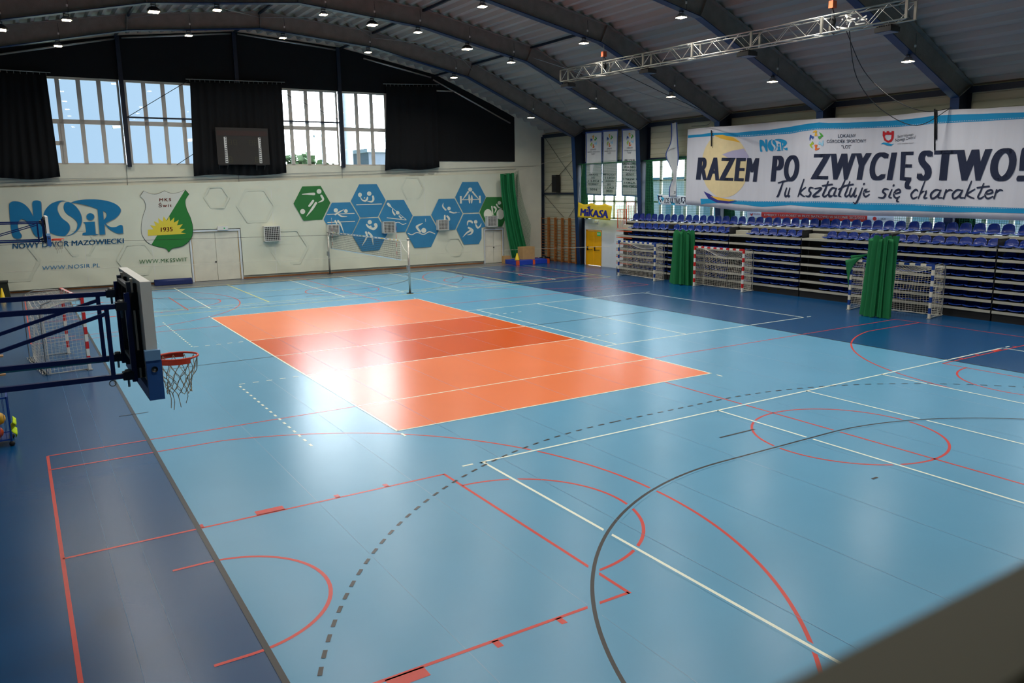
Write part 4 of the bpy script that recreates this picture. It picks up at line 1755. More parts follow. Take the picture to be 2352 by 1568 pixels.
lu, fn = wave_banner('fan_banner', 'small white and sky-blue LOS ULTRAS banner on the window beside the large banner', ((1509, 446), (1578, 450), (1577, 473), (1512, 469)), 24.45, mat('fan_banner_white', (214, 226, 236), .8), .02, 2, 16, 6)
b = MB()
b.poly([[(0, 0), (.06, .1), (.25, .35), (.6, .8), (1, .9), (1, 1), (.02, 1)]], mat('fan_banner_sky', (60, 176, 220), .8), lambda x, y: fn(x, y, .008))
b.build('sky_blue_field', lu)
b = MB()
put_text(b, 'LOS ULTRAS', [(.24, .3), (.8, .28), (.8, .82), (.24, .84)], m_navytxt, lambda x, y: fn(x, y, .02), bold=.03)
b.build('lettering', lu)
for cx__ in (.1, .9):
    b = MB()
    b.poly([[(cx__ - .08, .12), (cx__ + .08, .12), (cx__ + .07, .7), (cx__ - .07, .7)]], m_navytxt, lambda x, y: fn(x, y, .014))
    b.poly([circ(cx__, .35, .04, .17)], mat('fan_banner_white', (214, 226, 236), .8), lambda x, y: fn(x, y, .02))
    b.poly([circ(cx__, .7, .055, .2)], mat('fan_banner_white', (214, 226, 236), .8), lambda x, y: fn(x, y, .02))
    b.poly([circ(cx__, .66, .025, .12)], m_navytxt, lambda x, y: fn(x, y, .026))
    b.build('emblem', lu)

rb, fn = wave_banner('strip_banner', 'long narrow red and white banner under the large banner, behind the top seats', ((1716, 486), (2053, 494), (2053, 513), (1716, 499)), 24.41, m_ban_red, .008, 4, 50, 4)
wmt = mat('fan_banner_white', (214, 226, 236), .8)
for a, c in ((0, .115), (.845, 1)):
    b = MB()
    b.grid(lambda u, v: fn(a + (c - a) * u, v, .006), 6, 4, wmt, True)
    b.build('white_end', rb)
b = MB()
put_text(b, 'II MIEJSCE 1 LIGI KOBIET W PIŁCE SIATKOWEJ W SEZONIE 2022/2023', [(.14, .28), (.83, .28), (.83, .72), (.14, .7)], mat('print_white', (232, 226, 220), .8), lambda x, y: fn(x, y, .014), bold=.02)
put_text(b, 'POLSKA', [(.055, .25), (.105, .25), (.105, .5), (.055, .5)], m_ban_red, lambda x, y: fn(x, y, .014))
put_text(b, '1. LIGA', [(.915, .35), (.955, .35), (.955, .6), (.915, .6)], m_grey_t, lambda x, y: fn(x, y, .014))
b.poly([stroke([(.03, .3, .004), (.037, .7, .004), (.045, .25, .004)], 3)], m_ban_red, lambda x, y: fn(x, y, .014))
b.poly([circ(.89, .5, .012, .25)], m_ban_red, lambda x, y: fn(x, y, .014))
b.build('lettering', rb)

# the large banner
BIGX = 24.05
BTOP = [(1580, 297), (1632, 291), (1670, 290), (1790, 279), (1905, 271), (2020, 268), (2170, 252), (2260, 249), (2352, 243), (2440, 237)]
BBOT = [(1576, 470), (1640, 476), (1700, 485), (1800, 488), (1905, 493), (2030, 496), (2170, 500), (2260, 503), (2352, 507), (2440, 512)]
bt = [rx(*q, BIGX) for q in BTOP]
bb = [rx(*q, BIGX) for q in BBOT]


def zi(L_, y):
    for p, q in zip(L_, L_[1:]):
        if y >= q.y:
            return q.z + (p.z - q.z) * (y - q.y) / (p.y - q.y)
    return L_[-1].z


def bigd(y, z):
    k = (z - 3.5) / 4.2
    return .06 * sin(y * 2.3 + k) * (1 - .5 * k) + .02 * sin(y * 5.9 + 1.5 * k)


big = thing('club_banner', 'large white and blue banner with navy RAZEM PO ZWYCIĘSTWO! lettering over the stand', 'banner', (BIGX, 8, 3.5))


def bfn(u, v):
    y = bt[0].y + (bt[-1].y - bt[0].y) * u
    z0, z1 = zi(bb, y), zi(bt, y)
    z = z1 + (z0 - z1) * v
    return (BIGX - bigd(y, z), y, z)


MB().grid(bfn, 220, 14, m_big, True, .004).build('cloth', big)


def bg(off):
    def f(u, v):
        p = rx(u, v, BIGX)
        return (BIGX - bigd(p.y, p.z) - off, p.y, p.z)
    return f


def fine(loops, m, off, mb, step=5):
    """fill cut into vertical strips so that the print follows the folds of the cloth"""
    xs = [p[0] for p in loops[0]]
    a = min(xs)
    e1 = max(xs)
    L3 = [[Vector((p[0], p[1], 0)) for p in l] for l in loops]
    tris = tessellate_polygon(L3)
    flat_ = [p for l in L3 for p in l]
    bm = bmesh.new()
    vv = [bm.verts.new(p) for p in flat_]
    for t in tris:
        try:
            bm.faces.new([vv[i] for i in t])
        except ValueError:
            pass
    x = a + step
    while x < e1:
        bmesh.ops.bisect_plane(bm, geom=bm.verts[:] + bm.edges[:] + bm.faces[:], plane_co=(x, 0, 0), plane_no=(1, 0, 0))
        x += step
    yy = min(p[1] for p in loops[0]) + 22
    while yy < max(p[1] for p in loops[0]):
        bmesh.ops.bisect_plane(bm, geom=bm.verts[:] + bm.edges[:] + bm.faces[:], plane_co=(0, yy, 0), plane_no=(0, 1, 0))
        yy += 22
    bm.verts.index_update()
    f = bg(off)
    mb.add([f(v.co.x, v.co.y) for v in bm.verts], [[v.index for v in fc.verts] for fc in bm.faces], m)
    bm.free()


def zz4(P):
    """crop coordinates (1560,230 at 2.97x) to photo pixels"""
    return [(1560 + p[0] / 2.97, 230 + p[1] / 2.97) + tuple(p[2:]) for p in P]


def fine_text(mb, body, quad, m, off, bold=0, shear=0, space=1, step=5):
    vs, fs = text2d(body, bold, shear, space)
    tl, tr, br, bl = quad
    bm = bmesh.new()
    vv = []
    for x, y in vs:
        tx, ty = tl[0] + (tr[0] - tl[0]) * x, tl[1] + (tr[1] - tl[1]) * x
        bx, by = bl[0] + (br[0] - bl[0]) * x, bl[1] + (br[1] - bl[1]) * x
        vv.append(bm.verts.new((bx + (tx - bx) * y, by + (ty - by) * y, 0)))
    for f in fs:
        try:
            bm.faces.new([vv[i] for i in f])
        except ValueError:
            pass
    x0, x1 = min(v.co.x for v in vv), max(v.co.x for v in vv)
    x = x0 + step
    while x < x1:
        bmesh.ops.bisect_plane(bm, geom=bm.verts[:] + bm.edges[:] + bm.faces[:], plane_co=(x, 0, 0), plane_no=(1, 0, 0))
        x += step
    bm.verts.index_update()
    f = bg(off)
    mb.add([f(v.co.x, v.co.y) for v in bm.verts], [[v.index for v in fc.verts] for fc in bm.faces], m)
    bm.free()


# ball
b = MB()
ball = circ(1664, 380, 54, 73, 36)
fine([ball], m_beige, .010, b)
b.build('ball_print', big)
b = MB()
fine([zz4([(235, 240, 1), (300, 235), (370, 255), (420, 290, 1), (350, 275), (290, 262, 1)])], m_gold, .014, b)
b.build('ball_band', big)
b = MB()
fine([zz4([(165, 620, 1), (200, 670), (260, 697), (330, 705), (400, 690, 1), (330, 690), (260, 672), (210, 640, 1)])], m_purple, .014, b)
fine([zz4([(215, 655), (270, 680), (340, 690), (390, 680), (340, 677), (270, 660)])], m_gold, .018, b)
b.build('ball_band', big)
b = MB()
fine([zz4([(300, 370), (360, 345), (440, 330), (470, 380), (470, 412), (400, 400), (340, 395)])], m_lilac, .014, b)
b.build('ball_band', big)
# blue brush bands
b = MB()
up_t = [(62, 240), (150, 232), (220, 222), (300, 222), (395, 222), (500, 210), (620, 203), (760, 180), (880, 160), (960, 152), (1020, 155), (1150, 153), (1330, 145), (1450, 140), (1600, 125), (1750, 105), (1900, 98), (2000, 95), (2120, 90), (2352, 84), (2600, 76)]
up_b = [(2600, 112), (2352, 127), (2120, 140), (1900, 152), (1750, 160), (1600, 173), (1450, 184), (1330, 190), (1150, 195), (1020, 198), (940, 200), (850, 210), (760, 228), (620, 238), (500, 247), (395, 252), (300, 240), (220, 245), (150, 250), (62, 258)]
fine([zz4(up_t + up_b)], m_cyan, .012, b)
lo_t = [(140, 672), (240, 672), (395, 684), (540, 688), (760, 690), (950, 690), (1250, 700), (1600, 708), (1900, 722), (2352, 735), (2600, 742)]
lo_b = [(2600, 790), (2352, 772), (2050, 763), (1900, 765), (1700, 758), (1500, 752), (1300, 752), (1150, 738), (950, 730), (760, 715), (570, 728), (430, 712), (300, 700), (180, 705), (145, 712)]
fine([zz4(lo_t + lo_b)], m_cyan, .012, b)
b.build('blue_brush_band', big)
b = MB()


def dotline(P, n):
    tot = sum(sqrt((q[0] - p[0]) ** 2 + (q[1] - p[1]) ** 2) for p, q in zip(P, P[1:]))
    f = bg(.02)
    for k in range(n):
        d_ = tot * k / n
        for p, q in zip(P, P[1:]):
            l = sqrt((q[0] - p[0]) ** 2 + (q[1] - p[1]) ** 2)
            if d_ <= l:
                x, y = p[0] + (q[0] - p[0]) * d_ / l, p[1] + (q[1] - p[1]) * d_ / l
                b.add([f(x - .75, y - .8), f(x + .75, y - .8), f(x + .75, y + .8), f(x - .75, y + .8)], [(0, 1, 2, 3)], m_big)
                break
            d_ -= l


dotline(zz4([(395, 246), (620, 232), (760, 220), (850, 204), (950, 194), (1200, 190), (1450, 178), (1600, 166), (1900, 144), (2352, 120), (2600, 105)]), 190)
dotline(zz4([(395, 688), (760, 694), (950, 695), (1250, 706), (1600, 714), (1900, 728), (2352, 740), (2600, 746)]), 190)
b.build('dotted_line', big, kind='stuff')
b = MB()
for w_, q in (('RAZEM', [(128, 390), (553, 395), (535, 556), (112, 541)]), ('PO', [(645, 378), (828, 374), (812, 552), (628, 556)]), ('ZWYCIĘSTWO!', [(925, 366), (2420, 322), (2395, 553), (903, 540)])):
    if w_ == 'ZWYCIĘSTWO!':
        for t, ql in (('ZWYCI', [(925, 366), (1485, 354), (1450, 547), (903, 540)]), ('Ę', [(1512, 352), (1605, 350), (1580, 608), (1500, 600)]), ('STWO!', [(1635, 345), (2400, 322), (2360, 553), (1618, 548)])):
            fine_text(b, t, zz4(ql), m_navytxt, .022, bold=.078, space=1.24)
    else:
        fine_text(b, w_, zz4(q), m_navytxt, .022, bold=.078, space=1.24)
    b.build('slogan_word', big)
    b = MB()
# hand-written line
SCRIPT = {
    'T': (1.0, [[(0, .95), (.5, 1.05), (1.05, 1.1)], [(.5, 1.0), (.4, .5), (.3, .05), (.2, 0)]]),
    'u': (.75, [[(.1, .6), (.05, .2), (.2, 0), (.4, .15), (.55, .6)], [(.55, .6), (.5, .1), (.65, 0), (.75, .1)]]),
    'k': (.75, [[(.25, 1.2), (.15, .6), (.05, 0)], [(.6, .65), (.15, .3), (.4, .1), (.7, 0)]]),
    's': (.6, [[(.55, .6), (.3, .62), (.25, .42), (.45, .25), (.35, .02), (.05, .05)]]),
    'z': (.65, [[(.1, .55), (.6, .58), (.1, .02), (.6, .03)]]),
    't': (.6, [[(.4, 1.05), (.3, .5), (.2, .1), (.4, 0), (.6, .15)], [(.0, .75), (.8, .85)]]),
    'a': (.8, [[(.6, .55), (.3, .6), (.08, .3), (.2, 0), (.45, .15), (.62, .58)], [(.62, .58), (.55, .1), (.8, .05)]]),
    'ł': (.5, [[(.4, 1.2), (.25, .6), (.15, .1), (.35, 0)], [(.05, .5), (.5, .75)]]),
    'j': (.5, [[(.35, .6), (.25, 0), (.1, -.45), (-.15, -.4)], [(.4, .85), (.42, .9)]]),
    'e': (.6, [[(.1, .3), (.5, .4), (.4, .6), (.15, .5), (.08, .2), (.3, 0), (.6, .15)]]),
    'ę': (.6, [[(.1, .3), (.5, .4), (.4, .6), (.15, .5), (.08, .2), (.3, 0), (.55, .1)], [(.45, .02), (.4, -.2), (.55, -.25)]]),
    'i': (.35, [[(.2, .6), (.12, .1), (.3, .02)], [(.25, .85), (.27, .9)]]),
    'c': (.6, [[(.5, .52), (.3, .62), (.08, .3), (.25, 0), (.55, .12)]]),
    'h': (.75, [[(.25, 1.2), (.15, .6), (.05, 0)], [(.1, .3), (.4, .6), (.5, .4), (.45, .05), (.65, .05)]]),
    'r': (.55, [[(.15, .6), (.1, 0)], [(.1, .35), (.35, .6), (.55, .55)]]),
}
b = MB()
for word, xa, xb, base in (('Tu', 655, 752, 655), ('kształtuje', 808, 1300, 655), ('się', 1358, 1505, 665), ('charakter', 1568, 2200, 668)):
    tot = sum(SCRIPT[c][0] for c in word)
    x = xa
    for c in word:
        w_, st = SCRIPT[c]
        k = (xb - xa) / tot
        for s_ in st:
            P = [(x + p[0] * k * 1.0 + p[1] * 22, base + 2 - p[1] * 98) for p in s_]
            ws = [1.3] + [2.1] * (len(P) - 2) + [1.2]
            if len(P) == 2:
                ws = [1.9, 1.9]
            Q = [(q[0], q[1], w) for q, w in zip(zz4(P), ws)]
            fine([stroke(Q, 5)], m_navytxt, .025, b, 9)
        x += w_ * k
    b.build('handwritten_word', big)
    b = MB()
# small logos on the big banner
b = MB()
f_ = bg(.022)
put_nosir(b, lambda x, y: f_(*zz4([(553 + (x - 90) / 2120 * 183, 265 + (y - 142) / 735 * 88)])[0]), m_cyan)
b.build('small_logo', big)
b = MB()
q = zz4([(940, 274)])[0]
hands_logo(b, q[0], q[1], 18, bg(.022))
b.build('hands_emblem', big)
b = MB()
fine_text(b, 'LOKALNY', zz4([(1085, 232), (1205, 230), (1205, 252), (1085, 256)]), m_navytxt, .022)
b.build('small_lettering', big)
b = MB()
fine_text(b, 'OŚRODEK SPORTOWY', zz4([(1008, 262), (1280, 258), (1280, 290), (1008, 292)]), m_navytxt, .022)
b.build('small_lettering', big)
b = MB()
fine_text(b, '"LOS"', zz4([(1106, 306), (1170, 304), (1170, 328), (1106, 330)]), m_navytxt, .022)
b.build('small_lettering', big)
b = MB()
fine_text(b, 'Szczęśliwego', zz4([(1488, 238), (1598, 222), (1598, 244), (1488, 262)]), m_grey_t, .022)
b.build('small_lettering', big)
b = MB()
fine_text(b, 'Nowego Dworu!', zz4([(1472, 262), (1612, 240), (1612, 266), (1472, 292)]), m_grey_t, .022)
b.build('small_lettering', big)
b = MB()
fine_text(b, 'www.nowydwormaz.pl', zz4([(1486, 293), (1598, 288), (1598, 297), (1486, 303)]), m_grey_t, .022)
b.build('small_lettering', big)
b = MB()
fine([zz4([(1395, 212, 1), (1408, 212, 1), (1408, 220, 1), (1420, 220, 1), (1420, 211, 1), (1437, 211, 1), (1437, 219, 1), (1450, 219, 1), (1450, 210, 1), (1466, 210, 1), (1462, 260), (1450, 282), (1428, 290), (1405, 275), (1394, 240)]), zz4([(1412, 236), (1408, 252), (1418, 270), (1432, 276), (1446, 264), (1450, 236)])[::-1]], m_crim, .022, b)
b.build('crown_crest', big, label='crimson tower crest')
b = MB()
fine([zz4([(1380, 300), (1400, 288), (1425, 292), (1450, 300), (1465, 295), (1445, 312), (1420, 308), (1400, 298)])], m_cyan, .022, b)
b.build('wave_mark', big)
# hanging cords
for u, v0, v1 in ((1634, 299, 336), (2147, 250, 345), (2151, 252, 320)):
    b = MB()
    b.tube([rx(u, v0, BIGX - .1), rx(u, v1, BIGX - .1)], .03, m_dkmetal, 5)
    b.build('hanging_cord', big)

# ================================================================== GOALS
def net_sheet(mb, fn, nu, nv, r, m):
    """square-mesh cord net over the surface fn(u, v)"""
    P = [[Vector(fn(i / nu, j / nv)) for i in range(nu + 1)] for j in range(nv + 1)]
    for j in range(nv + 1):
        mb.tube(P[j], r, m, 3, False)
    for i in range(nu + 1):
        mb.tube([P[j][i] for j in range(nv + 1)], r, m, 3, False)


def goal(name_lab, p0, p1, back, c1, c2, sag, depth=.95, H=2.0, seed=1):
    """p0, p1: feet of the posts; back: unit vector to the rear"""
    rnd = random.Random(seed)
    p0, p1, back = Vector(p0), Vector(p1), Vector(back).normalized()
    a = (p1 - p0)
    L = a.length
    a.normalize()
    root = thing('handball_goal', name_lab, 'goal', tuple((p0 + p1) / 2), 'handball goals')
    up = Vector((0, 0, 1))
    T = .08
    for p in (p0, p1):
        b = MB()
        n = 10
        for k in range(n):
            z0, z1 = H / n * k, H / n * (k + 1)
            col = c1 if k % 2 else c2
            b.obox(p + up * (z0 + z1) / 2, a * T / 2, back * T / 2, up * (z1 - z0) / 2, col if k < n - 1 else c1)
        b.obox(p + up * .01, a * .07, back * .07, up * .01, m_steel)
        b.build('post', root)
    b = MB()
    n = 15
    for k in range(n):
        s0, s1 = T / 2 + (L - T) / n * k, T / 2 + (L - T) / n * (k + 1)
        b.obox(p0 + a * (s0 + s1) / 2 + up * (H - T / 2), a * (s1 - s0) / 2, back * T / 2 * .99, up * T / 2 * .99, c1 if k % 2 == 0 else c2)
    b.build('crossbar', root)
    for p in (p0, p1):
        b = MB()
        b.tube([p + up * (H - .05), p + back * depth * .7 + up * (H - .02), p + back * depth * .95 + up * (H - .12), p + back * depth + up * (H - .3), p + back * depth + up * .03, p + up * .03 + back * .06], .018, m_steel, 6)
        b.build('side_support', root)
    b = MB()
    b.tube([p0 + back * depth + up * .03, p1 + back * depth + up * .03], .018, m_steel, 6)
    b.build('ground_bar', root)
    b = MB()
    r = .0048
    A = lambda s, d, z: p0 + a * (s * L) + back * d + up * z
    bag = lambda s: sin(pi * s)

    def top(u, v):
        return A(u, .06 + (depth - .16) * v, H - .06 - sag * bag(u) * v ** .7 - .05 * v)

    def rear(u, v):
        z0 = H - .11 - sag * bag(u)
        ww = .05 * sin(u * 23 + v * 4) + .05 * sin(u * 11 + 1)
        return A(u, depth - .1 + (.05 * bag(u) + ww * (1 - v)) * (v ** .5) - .25 * bag(u) * (1 - abs(2 * v - 1)) ** 1.5 * .5, z0 + (.05 - z0) * v)
    net_sheet(b, top, 28, 8, r, m_net)
    net_sheet(b, rear, 28, 20, r, m_net)
    for s in (0, 1):
        def side(u, v):
            z0 = H - .08 - .1 * u
            return A(s + (.012 if s == 0 else -.012) + (.01 * sin(v * 14 + u * 3)), .05 + (depth - .14) * u, z0 + (.04 - z0) * v)
        net_sheet(b, side, 9, 20, r, m_net)
    # slack foot of the net lying on the floor
    for k in range(5):
        P = [A(t / 24, depth - .1 + .04 * k + .05 * rnd.random(), .015 + .03 * rnd.random()) for t in range(25)]
        b.tube(P, r * 1.3, m_net, 3, False)
    b.tube([A(t / 30, depth - .1, H - .11 - sag * bag(t / 30)) for t in range(31)], .009, m_net, 4, False)
    b.build('net', root)
    return root


goal('blue and white handball goal nearest the yellow door, at the far end of the stand', (22.3, 19.85, 0), (22.08, 16.65, 0), (1, .03, 0), m_postblue, m_cream, .32, .68, 2.0, 1)
goal('red and white handball goal in front of the stand between the two green curtains', (22.22, 13.9, 0), (22.27, 10.85, 0), (1, 0, 0), m_red, m_white, .45, .68, 2.0, 2)
goal('blue and white handball goal behind the near green curtain', (21.5, 4.7, 0), (21.88, 1.64, 0), (1, .1, 0), m_postblue, m_cream, .35, 1.0, 2.0, 3)
goal('red and white handball goal at the left behind the blue hoop arms', (-4.84, 10.2, 0), (-5.2, 13.2, 0), (-1, -.1, 0), m_red, m_white, .35, 1.05, 2.05, 4)


def drape(name, label, foot, H, r_top, r_bot, folds, seed, lean=(0, 0)):
    rnd = random.Random(seed)
    ph = [rnd.random() * 6 for _ in range(6)]
    fx, fy = foot

    def fn(u, v):
        t = 2 * pi * u
        rr = (r_bot + (r_top - r_bot) * v ** .7)
        k = 1 + .3 * sin(folds * t + ph[0] + .6 * v) + .16 * sin((folds * 2 + 3) * t + ph[1] + v) + .09 * sin(5 * t + ph[2] - v * 2)
        if v > .86:
            k *= 1 + .12 * sin(7 * t + ph[3]) * (v - .86) * 6
        z = H * v + (.05 * sin(4 * t) if v < .05 else 0)
        if v > .97:
            z -= .12 * (1 + sin(6 * t + 1))
        return (fx + lean[0] * v + rr * k * cos(t) * .55, fy + lean[1] * v + rr * k * sin(t), max(z, .01))
    root = thing(name, label, 'curtain', (fx, fy, 0), 'gathered green divider curtains')
    MB().grid(fn, folds * 14, 26, m_green, True).build('cloth', root)
    return root


drape('divider_curtain', 'gathered green curtain standing between the far blue goal and the red goal', (22.35, 14.85), 2.75, .5, .62, 9, 3)
g2 = drape('divider_curtain', 'large gathered green curtain in front of the near blue and white goal', (20.8, 3.08), 3.02, .37, .45, 11, 5, (.08, -.05))
b = MB().tube([(21.2, 3.6, 3.03), (22.6, 1.9, 3.2)], .02, m_dkmetal, 5)
b.build('rail', g2)
b = MB().grid(lambda u, v: (21.45 + .03 * sin(v * 7), 4.75 - .95 * u * (1 - v) + .12 * u * v * 2 - .02, 2.15 + .12 * u * (1 - v) - 1.35 * v * (1 - .85 * u)), 8, 16, m_green, True, .006)
tag(b.build('green_cloth'), 'green cloth tail draped over the near corner of the near blue goal', 'cloth')

# far green net with the clutter at its foot
root = thing('hanging_net', 'green hanging net gathered in the far right corner above the blue mat', 'net', (22.6, 30.6, .3))


def netfn(u, v):
    q = [(1149, 399), (1181, 397), (1216, 592), (1176, 592)]
    z_ = v ** 1.6
    a = (q[0][0] + (q[1][0] - q[0][0]) * u, q[0][1] + (q[1][1] - q[0][1]) * u)
    c = (q[3][0] + (q[2][0] - q[3][0]) * u, q[3][1] + (q[2][1] - q[3][1]) * u)
    x = a[0] + (c[0] - a[0]) * z_
    y = a[1] + (c[1] - a[1]) * v
    return far(x, y, .7 + .12 * sin(u * 14 + v * 2) + .05 * sin(u * 31))


MB().grid(netfn, 40, 30, mat('dense_green_net', (16, 122, 70), .8, noise=.25, scale=9, stretch=(3, 3, 3)), True).build('gathered_net', root)


def netfn2(u, v):
    x = (1181 + 10 * u) + (v ** 1.8) * (34 - 6 * u)
    y = (397 - 7 * u) + (592 - 397) * v * (1 - .35 * u)
    return far(x, y, .6 + .05 * sin(u * 5))


b = MB()
net_sheet(b, netfn2, 8, 40, .006, m_green)
b.build('loose_net', root)
b = MB()
b.tube([far(1149, 399, .7), far(1168, 400, .7), far(1193, 390, .7), rx(1240, 378, 24.7), rx(1318, 350, 24.5)], .008, m_net, 4)
b.build('head_cord', root)
root = thing('landing_mat', 'blue crash mat with orange corners on the floor in the far right corner', 'mat', (22.4, 29.4, 0))
b = MB()
b.box((21.2, 28.7, .01), (23.7, 30.2, .28), mat('mat_blue', (20, 60, 176), .5, noise=.06))
b.build('pad', root)
for x, y in ((21.18, 28.68), (22.4, 28.68), (23.55, 28.68), (23.55, 30.05)):
    MB().box((x, y, 0), (x + .17, y + .17, .3), m_orange).build('corner', root, label='orange corner piece')
tag(MB().box((22.0, 29.3, .29), (22.95, 29.9, 1.1), m_card).build('cardboard_box'), 'tall cardboard box standing on the blue crash mat behind the green net', 'box')
tag(MB().box((21.15, 30.25, .0), (21.65, 30.55, .5), m_card).build('cardboard_box'), 'small cardboard box on the floor left of the blue crash mat', 'box')
tag(MB().lathe([(.01, .29), (.18, .29), (.15, .35), (.03, .75), (.01, .76)], (21.5, 29.2, 0), m_yel2, 14).build('marker_cone'), 'yellow cone standing on the left end of the crash mat', 'cone')
b = MB()
b.ball((24.1, 29.9, .22), .2, m_dkmetal, 10, 1)
b.box((23.9, 29.8, .02), (24.55, 30.15, .3), m_dkmetal)
tag(b.build('sports_bag'), 'dark sports bag on the floor between the crash mat and the wall bars', 'bag')

# ================================================================== VOLLEYBALL NET
for (x, y, H, lab) in ((9.5, 31.2, 2.52, 'grey net post standing close to the far wall'), (9.55, 20.0, 2.6, 'grey net post standing at the far corner of the orange court')):
    root = thing('net_post', lab, 'post', (x, y, 0), 'volleyball net posts')
    MB().tube([(x, y, 0), (x, y, H)], .055, m_alu, 10).build('tube', root)
    MB().lathe([(.01, .02), (.17, .02), (.17, 0)], (x, y, 0), m_dkmetal, 12).build('floor_plate', root)
    MB().box((x - .1, y - .08, 1.1), (x + .0, y + .08, 1.35), m_steel).build('winch', root)
    MB().lathe([(.06, H - .06), (.07, H - .06), (.07, H + .02), (.01, H + .03)], (x, y, 0), m_alu, 10).build('pulley_head', root)
vn = thing('volleyball_net', 'volleyball net with white printed top band strung between the two grey posts', 'net', (9.5, 25.7, 1.5))
b = MB()
Y0, Y1 = 20.75, 30.75
b.box((9.495, Y0, 2.46), (9.505, Y1, 2.53), m_white)
b.build('top_band', vn)
b = MB()
rnd = random.Random(4)
cs = [m_yel2, m_teal, m_hexb, m_grey_t, m_hexg]
y = Y0 + .25
while y < Y1 - .3:
    l = .12 + rnd.random() * .2
    for sx in (-.007, .006):
        b.box((9.5 + sx, y, 2.475), (9.501 + sx, y + l, 2.515), rnd.choice(cs))
    y += l + .2 + rnd.random() * .2
b.build('band_print', vn)
b = MB()
b.box((9.495, Y0, 1.53), (9.505, Y1, 1.57), mat('net_bottom_band', (196, 222, 236), .8))
b.build('bottom_band', vn)
netm = netmat('black_net_mesh', (70, 72, 70), .1, .012, (1, 2))
MB().box((9.4985, Y0, 1.57), (9.5015, Y1, 2.46), netm).build('mesh', vn)
for y in (Y0, Y1 - .03):
    MB().box((9.49, y, 1.53), (9.51, y + .04, 2.53), m_grey_t if y > 25 else m_white).build('side_band', vn)
for y in (Y0 + .45, Y1 - .4):
    b = MB()
    for k in range(9):
        b.tube([(9.48, y, 1.55 + k * .2), (9.48, y, 1.75 + k * .2)], .008, m_red if k % 2 else m_white, 6)
    b.build('antenna', vn)
b = MB()
for ya, yb_ in ((Y0, 20.0), (Y1, 31.2)):
    b.tube([(9.5, ya, 2.5), (9.5, yb_, 2.5)], .006, m_white, 4)
    b.tube([(9.5, ya, 2.45), (9.5, (ya + yb_) / 2, 2.1), (9.5, yb_, 1.95)], .009, m_white, 4)
    b.tube([(9.5, ya, 1.56), (9.5, yb_, 1.6)], .006, m_white, 4)
b.build('tension_cord', vn)

# ================================================================== BASKETBALL HOOPS ON SWING ARMS
m_arm = mat('hoop_arm_blue', (8, 32, 92), .35, noise=.08)
m_hoopnet = mat('worn_beige_cord', (168, 158, 136), .9, noise=.15)


